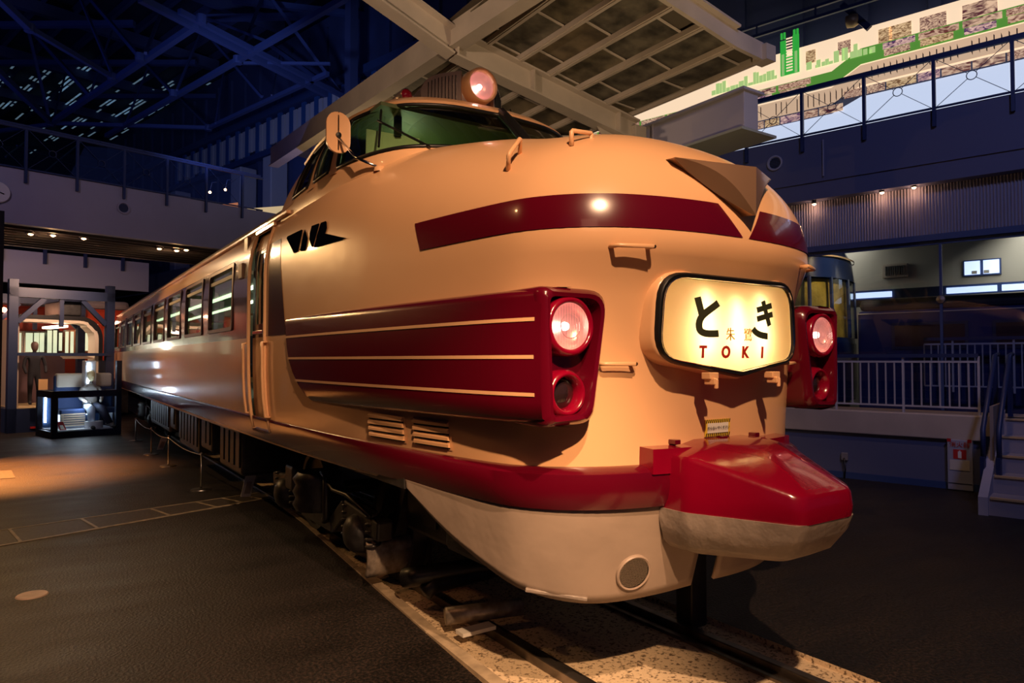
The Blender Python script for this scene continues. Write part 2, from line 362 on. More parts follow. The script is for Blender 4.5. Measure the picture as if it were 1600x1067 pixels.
def surf(s, z, side=-1, off=0):
    U, V = rim(s)
    if s > SL: V = RV[-1]+(s-SL); U = RU[-1]
    sv = V+.95*max(0, 1-V/1.4)**1.5
    zr = zr_of(V); zt = zt_of(sv); n = n_of(V)
    if z <= zr:
        u = U*(wf(z)+(1-wf(z))*max(0, 1-V)**2*.6); fade = max(0, 1-V/1.6)
        v = V+Fz(z)*fade*(1 if V < .5 else 1)
    else:
        r = min(1, (z-zr)/(zt-zr)); c = max(0, 1-r**n)**(1/n); u = U*c; v = sv+(V-sv)*c
    P = Vector((side*u, Y0+v, z))
    if off:
        e = .01
        a = surf(s+e, z, side)-surf(max(0, s-e), z, side); b = surf(s, z+e, side)-surf(s, z-e, side)
        nn = a.cross(b).normalized()
        if nn.dot(Vector((side*U, -(1.5 if V < 1 else .0001), .2))) < 0: nn = -nn
        P = P+nn*off
    return P
def rows(s, zlow=.86, n1=26, n2=26, n3=None):
    U, V = rim(s); V = V if s <= SL else RV[-1]+s-SL
    sv = V+.95*max(0, 1-V/1.4)**1.5; zr = zr_of(V); zt = zt_of(sv); n = n_of(V); out = []
    for i in range(n1): out.append(zlow+(zr-zlow)*i/n1)
    for i in range(n2+1):
        b = math.pi/2*i/n2; out.append(zr+(zt-zr)*math.sin(b)**(2/n) if i else zr)
    return out
def surfb(s, i, zlow=.86, n1=26, n2=26):
    U, V = rim(s); V = V if s <= SL else RV[-1]+s-SL
    sv = V+.95*max(0, 1-V/1.4)**1.5; zr = zr_of(V); zt = zt_of(sv); n = n_of(V)
    if i < n1: return surf(s, zlow+(zr-zlow)*i/n1, 1)
    b = math.pi/2*(i-n1)/n2; c = math.cos(b)**(2/n) if i < n1+n2 else 0
    return Vector((U*c, Y0+sv+(V-sv)*c, zr+(zt-zr)*math.sin(b)**(2/n)))
# nose shell, front centre to the door pillar at y = 6.45, both sides in one skin
s_end = s_of_v(6.45-Y0)
NS = 64; ss = [s_end*(i/NS)**1.0 for i in range(NS+1)]
V = []; Fc = []; NR = 53
cols = [(-1, s) for s in ss[::-1]]+[(1, s) for s in ss[1:]]
for sd, s in cols:
    for i in range(NR):
        p = surfb(s, i); V.append((p.x*sd, p.y, p.z))
for c_ in range(len(cols)-1):
    for i in range(NR-1):
        Fc.append((c_*NR+i, (c_+1)*NR+i, (c_+1)*NR+i+1, c_*NR+i+1))
bm = bmesh.new(); me = bpy.data.meshes.new('t'); me.from_pydata(V, [], Fc); bm.from_mesh(me)
bmesh.ops.remove_doubles(bm, verts=bm.verts, dist=.0005); bmesh.ops.recalc_face_normals(bm, faces=bm.faces)
me2 = bpy.data.meshes.new('nose_shell'); bm.to_mesh(me2); bm.free(); me2.materials.append(M['cream'])
me2.polygons.foreach_set('use_smooth', [True]*len(me2.polygons))
nose = link('nose_shell', me2, T)
from mathutils.bvhtree import BVHTree
_bv = BVHTree.FromPolygons([tuple(v.co) for v in me2.vertices], [tuple(p.vertices) for p in me2.polygons])
TO = Vector((3.16, 0, .225))
def skin(px, py, off=0):
    r = ray(px, py).normalized(); h = _bv.ray_cast(Vector((0, 0, H))-TO, r)
    return h[0]+(h[1] if h[1].dot(r) < 0 else -h[1])*off if h[0] else None
def patch(name, s0, s1, zb, zt, m, side=-1, off=.004, ns=40, nz=6, parent=None, thick=True):
    # band on the skin between two height functions of t in 0..1
    V = []; Fc = []
    for i in range(ns+1):
        t = i/ns; s = s0+(s1-s0)*t
        b = zb(t) if callable(zb) else zb; tt = zt(t) if callable(zt) else zt
        for j in range(nz+1): V.append(surf(s, b+(tt-b)*j/nz, side, off))
    for i in range(ns):
        for j in range(nz): Fc.append((i*(nz+1)+j, (i+1)*(nz+1)+j, (i+1)*(nz+1)+j+1, i*(nz+1)+j+1))
    n0 = len(V)
    o = mk(name, V, Fc, m, parent or T, True)
    bm = bmesh.new(); bm.from_mesh(o.data); bmesh.ops.recalc_face_normals(bm, faces=bm.faces); bm.to_mesh(o.data); bm.free()
    return o
# passenger body
YB0, YB1 = 7.28, 24.0
WIN = [(7.97+1.76*k, 7.97+1.76*k+1.30) for k in range(9)]
WZ0, WZ1 = 2.0, 2.69
def side_u(z, y):
    return surf(s_of_v(min(y-Y0, 5.4)), z, 1).x if y-Y0 < 5.4 else surf(SL, z, 1).x
zrow = [.86, .92, 1.0, 1.1, 1.25, 1.45, 1.65, 1.87, WZ0, 2.2, 2.45, WZ1, 2.735, 2.82, 2.9, 2.98]
def bodywall(side):
    ycol = sorted(set([YB0]+[y for w in WIN for y in w]+[YB1])); V = []; Fc = []; idx = []
    for y in ycol:
        for z in zrow: V.append((side*side_u(z, y), y, z))
    n = len(zrow)
    for i in range(len(ycol)-1):
        ym = (ycol[i]+ycol[i+1])/2; inw = any(a < ym < b for a, b in WIN)
        for j in range(n-1):
            zm = (zrow[j]+zrow[j+1])/2
            if inw and WZ0 < zm < WZ1: continue
            Fc.append((i*n+j, (i+1)*n+j, (i+1)*n+j+1, i*n+j+1)); idx.append(1 if 1.87 < zm < 2.735 else 0)
    o = mk('body_side', V, Fc, [M['cream'], M['plum']], T, False, idx)
    o.data.polygons.foreach_set('use_smooth', [True]*len(o.data.polygons)); return o
for sd in (-1, 1): bodywall(sd)
# roof of the passenger part
V = []; Fc = []; zr, zt, nn_ = 2.3, 3.42, 3.0
L = []
for y in (6.3, 7.28, 24.0):
    l = []
    for k in range(41):
        q = math.pi*k/40; cx = math.cos(q); z0 = 2.98; b0 = math.asin(((z0-zr)/(zt-zr))**(nn_/2))
        b = b0+(math.pi/2-b0)*(k/20 if k <= 20 else (40-k)/20); sg = 1 if k <= 20 else -1
        l.append(Vector((sg*1.475*math.cos(b)**(2/nn_) if k != 20 else 0, y, zr+(zt-zr)*math.sin(b)**(2/nn_))))
    L.append(l)
MB().loops(L, close=False).build('roof', M['roof'], T, True)
for sd in (-1, 1):
    g = MB(); u = side_u(2.97, 12); g.bar((sd*(u+.015), 6.2, 2.975), (sd*(u+.015), 24, 2.975), .05, .035); g.build('rain_gutter', M['cream'], T, bevel=.008)
    g = MB(); g.bar((sd*(u-.10), 6.5, 3.07), (sd*(u-.10), 24, 3.07), .03, .03); g.build('roof_rib', M['cream'], T)
# end wall
MB().prism([(-1.42, 24, .9), (1.42, 24, .9), (1.46, 24, 2.5), (1.3, 24, 3.05), (.7, 24, 3.36), (-.7, 24, 3.36), (-1.3, 24, 3.05), (-1.46, 24, 2.5)], (0, .05, 0)).build('end_wall', M['cream'], T)
# windows with frame and pane
framem = mat('window_frame', (.12, .06, .06), .35, metal=.3)
def rr2(w, h, r, n=5):
    pts = []
    for cx, cy, a0 in ((w/2-r, h/2-r, 0), (-w/2+r, h/2-r, 90), (-w/2+r, -h/2+r, 180), (w/2-r, -h/2+r, 270)):
        for i in range(n+1):
            a = math.radians(a0+90*i/n); pts.append((cx+r*math.cos(a), cy+r*math.sin(a)))
    return pts
for sd in (-1, 1):
    for a, b in WIN:
        yc = (a+b)/2; zc = (WZ0+WZ1)/2
        def lp(w, h, r, dx):
            return [Vector((sd*(side_u(zc+q, yc)+dx), yc+p, zc+q)) for p, q in rr2(w, h, r)]
        fr = MB(); w = b-a; h = WZ1-WZ0
        fr.loops([lp(w+.06, h+.06, .05, .002), lp(w+.05, h+.05, .05, .014), lp(w-.03, h-.03, .05, .014), lp(w-.04, h-.04, .05, -.03)])
        f = fr.build('window_frame', framem, T, angle=40)
        pn = MB(); l0 = lp(w-.035, h-.035, .05, -.018); pn.add(l0, [tuple(range(len(l0)))]); pn.build('pane', M['glass'], f)
# ---- interior of the passenger saloon
ifl = MB(); ifl.box((-1.36, 6.6, 1.02), (1.36, 23.9, 1.06)); ifl.build('cabin_floor', mat('lino', (.22, .2, .16), .5), T)
ic = MB(); ic.box((-1.25, 6.9, 2.86), (1.25, 23.9, 2.89)); ic.build('cabin_ceiling', mat('cabin_ceiling', (.62, .64, .55), .6), T)
iw = MB(); iw.box((-1.38, 7.35, 1.06), (1.38, 7.40, 2.86)); iw.build('partition', mat('partition_board', (.55, .55, .42), .6), T)
clight = mat('cabin_tube', (1, 1, .9), emit=2.6, ecol=(.85, 1, .72))
for sx in (-.35, .35):
    MB().box((sx-.05, 7.6, 2.83), (sx+.05, 23.6, 2.858)).build('tube_light', clight, T)
seatc = mat('seat_cloth', (.05, .09, .20), .8); seatw = mat('seat_cover', (.70, .70, .62), .8)
def seatmesh():
    s = MB(); s.box((-.52, -.24, .40), (.52, .28, .55)); s.box((-.52, .22, .5), (.52, .36, 1.08)); return s
sb = seatmesh(); proto = None
for kx_ in range(17):
    y = 8.0+.92*kx_
    for sd in (-1, 1):
        if proto is None:
            proto = sb.build('passenger_seat', seatc, T, bevel=.05)
            hc = MB().box((-.50, .205, .86), (.50, .375, 1.10)).build('head_cover', seatw, proto, bevel=.03); o = proto
        else:
            o = proto.copy(); COL.objects.link(o); h2 = hc.copy(); h2.parent = o; COL.objects.link(h2)
        o.location = (sd*.80, y, 1.06)
for sd in (-1, 1):
    MB().box((sd*1.30-.16, 7.6, 2.56), (sd*1.30-.13+.16, 23.6, 2.60)).build('luggage_rack', mat('rack', (.75, .76, .70), .4), T)
# ---- cab/door bay: door set back, jambs, band
door = MB(); Yd0, Yd1 = 6.62, 7.22
def sidequad(y0, y1, z0, z1, dx, sd, nz=8, ny=2):
    V = []; Fc = []
    for i in range(ny+1):
        y = y0+(y1-y0)*i/ny
        for j in range(nz+1):
            z = z0+(z1-z0)*j/nz; V.append(Vector((sd*(side_u(z, y)+dx), y, z)))
    for i in range(ny):
        for j in range(nz): Fc.append((i*(nz+1)+j, (i+1)*(nz+1)+j, (i+1)*(nz+1)+j+1, i*(nz+1)+j+1))
    return V, Fc
for sd in (-1, 1):
    for y0, y1 in ((6.43, Yd0), (Yd1, 7.29)):
        for z0, z1, m in ((.86, 1.87, 'cream'), (1.87, 2.735, 'plum'), (2.735, 2.98, 'cream')):
            mb = MB(); mb.add(*sidequad(y0, y1, z0, z1, 0, sd)); mb.build('door_jamb', M[m], T, True)
    mb = MB(); mb.add(*sidequad(Yd0, Yd1, 2.90, 2.98, 0, sd)); mb.build('door_lintel', M['cream'], T, True)
    mb = MB(); mb.add(*sidequad(Yd0, Yd1, .86, .96, 0, sd)); mb.build('door_sill', M['cream'], T, True)
    sp = MB(); u0 = side_u(.98, 6.9); sp.box((min(sd*(u0-.05), sd*(u0+.035)), Yd0+.06, .955), (max(sd*(u0-.05), sd*(u0+.035)), Yd1-.06, .975)); sp.build('door_step', M['chrome'], T)
    # door leaf
    d = MB()
    for z0, z1 in ((.96, 1.87),): d.add(*sidequad(Yd0, Yd1, z0, z1, -.035, sd))
    dr = d.build('cab_door', M['cream'], T, True)
    d = MB(); d.add(*sidequad(Yd0, 6.76, 1.87, 2.74, -.035, sd)); d.add(*sidequad(7.08, Yd1, 1.87, 2.74, -.035, sd))
    d.add(*sidequad(6.76, 7.08, 1.87, 2.0, -.035, sd)); d.add(*sidequad(6.76, 7.08, 2.70, 2.74, -.035, sd)); d.build('door_upper_panel', M['plum'], dr, True)
    d = MB(); d.add(*sidequad(Yd0, Yd1, 2.74, 2.90, -.035, sd)); d.build('door_top_panel', M['cream'], dr, True)
    d = MB(); d.add(*sidequad(6.76, 7.08, 2.0, 2.70, -.045, sd)); d.build('door_pane', M['glass'], dr)
    # jamb returns and trims
    for y in (Yd0, Yd1):
        tr = MB(); pts = [Vector((sd*(side_u(z, y)+.006), y, z)) for z in np.linspace(.98, 2.9, 14)]
        tr.tube(pts, .018, 6); tr.build('door_frame', M['plum'] if False else M['cream'], dr, True)
    tr = MB(); tr.bar((sd*(side_u(2.93, 6.9)+.012), Yd0-.03, 2.93), (sd*(side_u(2.93, 6.9)+.012), Yd1+.03, 2.93), .04, .03); tr.build('door_hood', M['cream'], dr)
    for y in (Yd0-.05, Yd1+.05):
        tr = MB(); pts = [Vector((sd*(side_u(z, y)+(.0 if z in (1.12, 1.82) else .045)), y, z)) for z in (1.12, 1.125, 1.3, 1.5, 1.7, 1.815, 1.82)]
        tr.tube(pts, .014, 8); tr.build('grab_rail', M['chrome'] if False else M['cream'], T, True)
    bx = MB(); 
    for zc, hh in ((2.86, .16), (2.58, .16)):
        bx = MB(); u0 = side_u(zc, 7.5); bx.box((min(sd*(u0-.02), sd*(u0+.02)), 7.50, zc-hh/2), (max(sd*(u0-.02), sd*(u0+.02)), 7.66, zc+hh/2)); bx.build('side_board', mat('board_dark', (.25, .14, .08), .4), T, bevel=.01)

    h = MB(); h.box((min(sd*1.42, sd*1.47), 6.72, 1.90), (max(sd*1.42, sd*1.47), 7.1, 1.935)); h.build('door_handle', M['chrome'], dr, bevel=.006)
    blk = MB(); blk.box((min(sd*1.1, sd*1.36), 6.5, 1.06), (max(sd*1.1, sd*1.36), 6.52, 2.86)); blk.build('vestibule_wall', mat('dark_lining', (.05, .04, .05), .6), T)
# plum band between door and nose, slanted front edge; fairing takes over below
for sd in (-1, 1):
    V = []; Fc = []
    nz = 10
    for i in range(5):
        for j in range(nz+1):
            z = 1.87+(2.735-1.87)*j/nz; yf = 6.02+.19*(z-1.87)/.865 if z > 2.02 else 5.8
            yf = 6.00+.24*(z-1.87)/.865
            y = 6.45+(yf-6.45)*i/4; p = surf(s_of_v(y-Y0), z, sd, .003); V.append(p)
    for i in range(4):
        for j in range(nz): Fc.append((i*(nz+1)+j, (i+1)*(nz+1)+j, (i+1)*(nz+1)+j+1, i*(nz+1)+j+1))
    tag(mk('window_band', V, Fc, M['plum'], T, True), 'dark plum band behind the cream nose')
# ---- flared fairing behind each headlamp with three pinstripes
FZ0, FZ1 = 1.325, 2.005
def fair_u(y):
    return cr([2.62, 2.9, 3.3, 4.0, 4.8, 5.4, 6.2], [1.235, 1.30, 1.345, 1.398, 1.442, 1.462, 1.478], y)
def fair_pt(y, z, sd, off=0):
    b = surf(s_of_v(min(y-Y0, 5.4)), min(z, 2.2), 1) if y-Y0 > .45 else Vector((1.06, y, z))
    bu = b.x if y-Y0 > .45 else 1.05
    e = .03; k = 1
    if z > FZ1-e: k = math.sqrt(max(0, 1-((z-(FZ1-e))/e)**2))
    if z < FZ0+.05: k = math.sqrt(max(0, 1-(((FZ0+.05)-z)/.05)**2))
    fu = max(fair_u(y)-.02*((1.66-z)/.35)**2, bu+.003)
    return Vector((sd*(bu-.01+(fu+off-bu+.01)*k), y, z))
zs_f = [FZ0, FZ0+.004, FZ0+.015, FZ0+.05, 1.45, 1.55, 1.65, 1.75, 1.85, 1.95, FZ1-.03, FZ1-.015, FZ1-.004, FZ1]
def rear_y(z): return cr([FZ0, 1.45, 1.65, 2.01], [5.35, 5.62, 5.85, 6.02], z)
for sd in (-1, 1):
    V = []; Fc = []; NYF = 44; nz = len(zs_f)
    for i in range(NYF+1):
        for z in zs_f:
            y = 2.62+(rear_y(z)-2.62)*i/NYF; V.append(fair_pt(y, z, sd))
    for i in range(NYF):
        for j in range(nz-1): Fc.append((i*nz+j, (i+1)*nz+j, (i+1)*nz+j+1, i*nz+j+1))
    # ridge that fades into the body
    fo = MB().add(V, Fc).build('lamp_fairing', M['maroon'], T, True)
    for zc in (1.845, 1.665, 1.485):
        V = []; Fc = []
        for i in range(NYF+1):
            y = 2.655+(rear_y(zc)+.02-2.655)*i/NYF
            for dz in (-.009, .009): V.append(fair_pt(y, zc+dz, sd, .003))
        for i in range(NYF): Fc.append((2*i, 2*i+2, 2*i+3, 2*i+1))
        mk('pinstripe', V, Fc, M['cream'], fo, True)['label'] = 'thin cream pinstripe'
# ---- headlamp pods
def podloop(y, grow, sd, tl=0):
    # rounded quadrilateral in (u, z): inner edge slants
    c4 = [(1.235, 2.005), (.80+.0, 2.005), (.90, 1.335), (1.215, 1.325)]
    cen = Vector((1.04, 1.67)); pts = []
    R = .085-grow*.3
    P = [Vector(p) for p in c4]
    # inset
    P = [cen+(p-cen)-Vector(((1 if p.x > cen.x else -1)*grow, (1 if p.y > cen.y else -1)*grow)) for p in P]
    n = len(P)
    for i in range(n):
        a, b, c_ = P[i-1], P[i], P[(i+1) % n]; d0 = (a-b).normalized(); d1 = (c_-b).normalized(); r = R*(1.5 if i == 1 else 1)
        if i in (0, 3): r = max(.02, R*.55)
        p0 = b+d0*r; p2 = b+d1*r
        for k in range(7):
            t = k/6; q = p0*(1-t)**2+b*(2*t*(1-t))+p2*t*t; pts.append(Vector((sd*q.x, y+tl*(1.235-q.x), q.y)))
    return pts
def lensmat(name, base, bulb, st):
    return mat(name, base, .25, emit=st, ecol=bulb)
reflm = mat('lamp_reflector', (.75, .36, .32), .3, metal=.6, emit=.22, ecol=(1, .50, .45))  # pink glow of the lit lamp is put into the bowl's emission
bulbm = mat('headlamp_bulb', (1, .9, .8), emit=9, ecol=(1, .72, .60))
for sd in (-1, 1):
    pod = MB()
    pod.loops([podloop(3.05, .0, sd), podloop(2.66, 0, sd, .0), podloop(2.622, .008, sd), podloop(2.60, .03, sd), podloop(2.605, .05, sd), podloop(2.66, .06, sd), podloop(2.70, .062, sd)], cap=(False, True))
    po = pod.build('headlamp_housing', M['maroon'], T, angle=50)
    lx = sd*1.055
    # upper lamp
    zc = 1.815
    b = MB().lathe((lx, 2.70, zc), (0, -1, 0), [(.150, 0), (.150, .03), (.146, .085), (.132, .10), (.118, .095), (.112, .07)], 40)
    b.build('lamp_bezel', M['red'], po, True)
    b = MB().lathe((lx, 2.70, zc), (0, -1, 0), [(.001, .006), (.05, .014), (.09, .038), (.108, .062), (.114, .085)], 40)
    b.build('reflector', reflm, po, True)
    MB().lathe((lx, 2.70, zc), (0, -1, 0), [(.0, .06), (.018, .055), (.022, .04), (.018, .02), (.0, .01)], 16).build('bulb', bulbm, po, True)
    MB().lathe((lx, 2.70, zc), (0, -1, 0), [(.002, .112), (.05, .108), (.09, .098), (.114, .082)], 40).build('lens', M['lens'], po, True)
    # lens flutes
    fl_ = MB()
    for k_ in range(-6, 7):
        x = k_*.016; hh = math.sqrt(max(0, .108**2-x*x)); fl_.bar((lx+x, 2.605, zc-hh), (lx+x, 2.605, zc+hh), .003, .003)
    fl_.build('lens_flutes', M['lens'], po)
    MB().tube([(lx+.06*math.cos(a), 2.612, zc+.06*math.sin(a)) for a in np.linspace(0, 2*math.pi, 25)], .003, 5).build('lens_ring', reflm, po)
    # lower lamp
    zc = 1.487
    b = MB().lathe((lx, 2.70, zc), (0, -1, 0), [(.118, 0), (.115, .05), (.100, .075), (.088, .07), (.074, .03), (.074, .0)], 36)
    b.build('lamp_bezel', M['red'], po, True)
    MB().lathe((lx, 2.70, zc), (0, -1, 0), [(.001, .045), (.04, .04), (.074, .015)], 30).build('lens', mat('dark_lens', (.02, .01, .012), .06, coat=1), po, True)
# ---- upper maroon band round the bonnet with V break at centre
uG = .10
s_v = s_of_u(.10); s_b = s_of_v(1.42)
def zbB(t): return 2.315-.0*t
def ztB(t): return 2.50-.03*t
for sd in (-1, 1):
    V = []; Fc = []; ns, nz = 60, 8
    for i in range(ns+1):
        for j in range(nz+1):
            h = j/nz
            # front end slants with the V (wider gap higher up), rear end slants too
            sf = s_of_u(.025+.16*h); sr = s_b+.05*(1-h)*-1+.03
            sr = s_b-.05+.08*h
            t = i/ns; z = 2.315+h*.175
            V.append(surf(sf+(sr-sf)*t, z, sd, .004))
    for i in range(ns):
        for j in range(nz): Fc.append((i*(nz+1)+j, (i+1)*(nz+1)+j, (i+1)*(nz+1)+j+1, i*(nz+1)+j+1))
    tag(MB().add(V, Fc).build('bonnet_band', M['maroon'], T, True), 'glossy maroon band round the bonnet')
# ---- V emblem of polished metal
def cs(u, z, off):   # point on nose skin near the centre
    sd = -1 if u < 0 else 1
    # find s for |u| at height z
    lo, hi = 0, 1.6
    for _ in range(30):
        m_ = (lo+hi)/2
        if abs(surf(m_, z, 1).x) < abs(u): lo = m_
        else: hi = m_
    return surf(lo, z, sd, off)
em = MB()
for sd in (-1, 1):
    W_ = Vector((sd*.41, 2.53, 2.725)); Ct = Vector((0, 2.33, 2.69)); Cb = Vector((0, 2.335, 2.43)); n_ = 10; crs = []; low_ = []; bk = []; topb = []
    for i in range(n_+1):
        t = i/n_; p = W_.lerp(Cb, t); bulge = math.sin(math.pi*t**.9)
        crs.append(p+Vector((-sd*.035*bulge, -.035*bulge, .045*bulge))); low_.append(p+Vector((0, .012+.02*bulge, -.012*bulge)))
        q = cs(p.x, min(p.z, 2.8), -.02); bk.append(Vector((p.x*.96, max(q.y, p.y+.03), p.z+.01)))
        topb.append(W_.lerp(Ct, t))
    em.loops([topb, crs, low_, bk], close=False)
    em.loops([[Vector((p.x*.9, p.y+.16, p.z+.02)) for p in topb], topb], close=False)
emo = em.build('v_emblem', M['bronze'], T, angle=25)
# ---- cab: glazing, pillars, roof
def ab(p): return Vector(p)
base = [(0, 4.30, 3.18), (.55, 4.33, 3.17), (1.0, 4.44, 3.14), (1.22, 4.70, 3.11), (1.315, 5.22, 3.10), (1.35, 5.55, 3.07), (1.365, 6.05, 3.04), (1.37, 6.5, 3.0)]
top = [(0, 4.86, 3.74), (.40, 4.90, 3.74), (.74, 5.04, 3.735), (.94, 5.28, 3.72), (1.03, 5.58, 3.70), (1.06, 5.85, 3.68), (1.07, 6.25, 3.64), (1.05, 6.7, 3.58)]
base = [Vector(p) for p in base]; top = [Vector(p) for p in top]
def lo_(q, t, inset=0): # point on the glass sheet; q in 0..7 along, t 0..1 up
    bx_ = [p.x for p in base]; i = list(range(8))
    B = Vector((cr(i, [p.x for p in base], q), cr(i, [p.y for p in base], q), cr(i, [p.z for p in base], q)))
    T_ = Vector((cr(i, [p.x for p in top], q), cr(i, [p.y for p in top], q), cr(i, [p.z for p in top], q)))
    P = B.lerp(T_, t)
    c_ = Vector((0, 5.6, P.z)); d = (P-c_); d.z = 0; d.normalize(); bulge = .03*math.sin(math.pi*t)
    return P+d*(bulge-inset)
def sheet(name, q0, q1, t0, t1, m, sd, inset=0, nq=14, nt=6, parent=None, slant=(0, 0)):
    V = []; Fc = []
    for i in range(nq+1):
        for j in range(nt+1):
            t = t0+(t1-t0)*j/nt; a = q0+slant[0]*t; b = q1+slant[1]*t
            p = lo_(a+(b-a)*i/nq, t, inset); V.append((p.x*sd, p.y, p.z))
    for i in range(nq):
        for j in range(nt): Fc.append((i*(nt+1)+j, (i+1)*(nt+1)+j, (i+1)*(nt+1)+j+1, i*(nt+1)+j+1))
    return MB().add(V, Fc).build(name, m, parent or T, True)
for sd in (-1, 1):
    ws = sheet('windscreen', .09, 3.9, .06, .93, M['wglass'], sd, .015)
    # black gasket round the glass
    g = MB(); pts = []
    for q in np.linspace(.12, 3.85, 24): pts.append(lo_(q, .07, -.004))
    for t in np.linspace(.12, .88, 8): pts.append(lo_(3.88, t, -.004))
    for q in np.linspace(3.85, .12, 24): pts.append(lo_(q, .925, -.004))
    for t in np.linspace(.88, .12, 8): pts.append(lo_(.10, t, -.004))
    pts.append(pts[0]); g.tube([(p.x*sd, p.y, p.z) for p in pts], .017, 6); g.build('gasket', M['black'], ws, True)
    V = []; Fc = []
    for i in range(41):
        q = 7*i/40; B0 = lo_(q, .065); B1 = lo_(q, 0)
        for P_ in (B0, B1, Vector((B1.x*.995, B1.y+.01, B1.z-.12)), Vector((B1.x*.975, B1.y+.05, B1.z-.45))): V.append((P_.x*sd, P_.y, P_.z))
    for i in range(40):
        for j in range(3): Fc.append((i*4+j, (i+1)*4+j, (i+1)*4+j+1, i*4+j+1))
    MB().add(V, Fc).build('cab_sill', M['cream'], T, True)
    sheet('cab_header', 0, 7, .92, 1.0, M['cream'], sd, 0, 40, 2)
    if sd == 1:
        pl = MB(); pl.tube([(0, lo_(0, t, -.01).y, lo_(0, t).z) for t in np.linspace(0, 1, 8)], .045, 8); pl.build('centre_pillar', M['black'], T, True)
    sheet('corner_pillar', 3.88, 4.25, 0, 1, M['cream'], sd, -.006, 4, 8)
    sw = sheet('side_window', 4.25, 5.15, .08, .9, M['glass'], sd, .015, 8, 6)
    sheet('side_pillar', 5.1, 5.4, 0, 1, M['cream'], sd, -.004, 3, 8)
    sheet('side_window', 5.4, 6.2, .1, .88, M['glass'], sd, .015, 8, 6)
    sheet('rear_pillar', 6.15, 7, 0, 1, M['cream'], sd, -.002, 5, 8)
    for a, b in ((4.25, 5.12), (5.38, 6.2)):
        g = MB(); pts = [lo_(q, .09, -.004) for q in np.linspace(a, b, 8)]+[lo_(b, t, -.004) for t in np.linspace(.1, .88, 6)]+[lo_(q, .89, -.004) for q in np.linspace(b, a, 8)]+[lo_(a, t, -.004) for t in np.linspace(.88, .1, 6)]
        pts.append(pts[0]); g.tube([(p.x*sd, p.y, p.z) for p in pts], .014, 6); g.build('window_gasket', M['black'], T, True)
# cab roof: dome lofted inward from the top loop, with a brim
def rooploop(k, grow, dz):
    l = []
    full = [(sd, q) for sd, q in [(-1, q) for q in np.linspace(7, 0, 36)]+[(1, q) for q in np.linspace(0, 7, 36)[1:]]]
    for sd, q in full:
        i = list(range(8)); P = Vector((cr(i, [p.x for p in top], q), cr(i, [p.y for p in top], q), cr(i, [p.z for p in top], q)))
        c_ = Vector((0, 6.1, P.z)); d = P-c_; L_ = d.length; d = d/L_*(L_*k+grow)
        l.append(Vector(((c_+d).x*sd if sd < 0 else (c_+d).x, (c_+d).y, P.z+dz)))
    return l
MB().loops([rooploop(1, -.01, -.02), rooploop(1, .035, -.02), rooploop(1, .04, .0), rooploop(1, .0, .025), rooploop(.94, 0, .07), rooploop(.8, 0, .12), rooploop(.55, 0, .16), rooploop(.25, 0, .175), rooploop(0.0, 0, .18)], close=False).build('cab_roof', M['cream'], T, angle=60)
# rear slope of cab down to the roof
lp0 = [(-1.05, 6.7, 3.56), (-.8, 6.7, 3.68), (0, 6.7, 3.75), (.8, 6.7, 3.68), (1.05, 6.7, 3.56)]
MB().add([Vector(p) for p in lp0]+[Vector((p[0]*1.1, 7.9, 3.0 if abs(p[0]) > 1 else (3.25 if abs(p[0]) > .5 else 3.4))) for p in lp0]+[Vector((-1.38, 6.5, 2.9)), Vector((1.38, 6.5, 2.9))],
         [(0, 1, 6, 5), (1, 2, 7, 6), (2, 3, 8, 7), (3, 4, 9, 8), (0, 5, 10), (4, 11, 9)]).build('cab_rear_slope', M['cream'], T, True)
# cab interior
MB().box((-1.15, 4.7, 2.75), (1.15, 6.5, 2.78)).build('cab_floor', mat('cab_green', (.06, .085, .03), .6), T)
MB().add([(-1.0, 6.3, 2.78), (1.0, 6.3, 2.78), (1.0, 6.45, 3.68), (-1.0, 6.45, 3.68)], [(0, 1, 2, 3)]).build('cab_bulkhead', mat('cab_green', (.06, .085, .03), .6), T)
MB().box((-1.0, 5.05, 3.66), (1.0, 6.45, 3.69)).build('cab_ceiling', mat('cab_green', (.06, .085, .03), .6), T)
MB().box((-1.0, 4.75, 2.78), (1.0, 5.0, 3.06)).build('control_desk', mat('desk_grey', (.10, .11, .08), .5), T, bevel=.03)
vis = MB(); vis.prism([(-1.02, 5.30, 3.27), (-.62, 5.12, 3.23), (-.60, 5.18, 3.50), (-1.0, 5.34, 3.55)], (0, .012, 0)); vis.build('sun_visor', mat('visor_board', (.62, .66, .68), .5), T)
MB().box((-.80, 5.2, 3.50), (-.75, 5.25, 3.68)).build('visor_bracket', M['black'], T)
for x in (-.52, .52):
    s = MB(); s.box((x-.22, 5.45, 3.0), (x+.22, 5.85, 3.1)); s.box((x-.22, 5.8, 3.05), (x+.22, 5.9, 3.5)); s.build('driver_seat', mat('cab_seat', (.08, .1, .06), .7), T, bevel=.04)
li = light('cab_fill', 'POINT', (-.62, 4.92, 3.2), None, 2.2, (.9, .95, 1), .04); li.parent = T  # unseen point light added to brighten the visor board
li = light('cab_fill', 'POINT', (-.45, 5.75, 3.35), None, 16, (.85, 1, .70), .05); li.parent = T  # unseen point light added to fill the cab interior
# wipers
for sd in (-1, 1):
    w = MB(); p0 = Vector(lo_(1.7, .04, -.03)); p1 = Vector(lo_(2.75, .62, -.04)); p0.x *= sd; p1.x *= sd
    w.tube([p0, p1], .010, 6); q0 = Vector(lo_(2.75, .14, -.03)); q1 = Vector(lo_(2.72, .86, -.03)); q0.x *= sd; q1.x *= sd
    w.tube([q0, q1], .009, 6); w.build('wiper', M['black'], T)
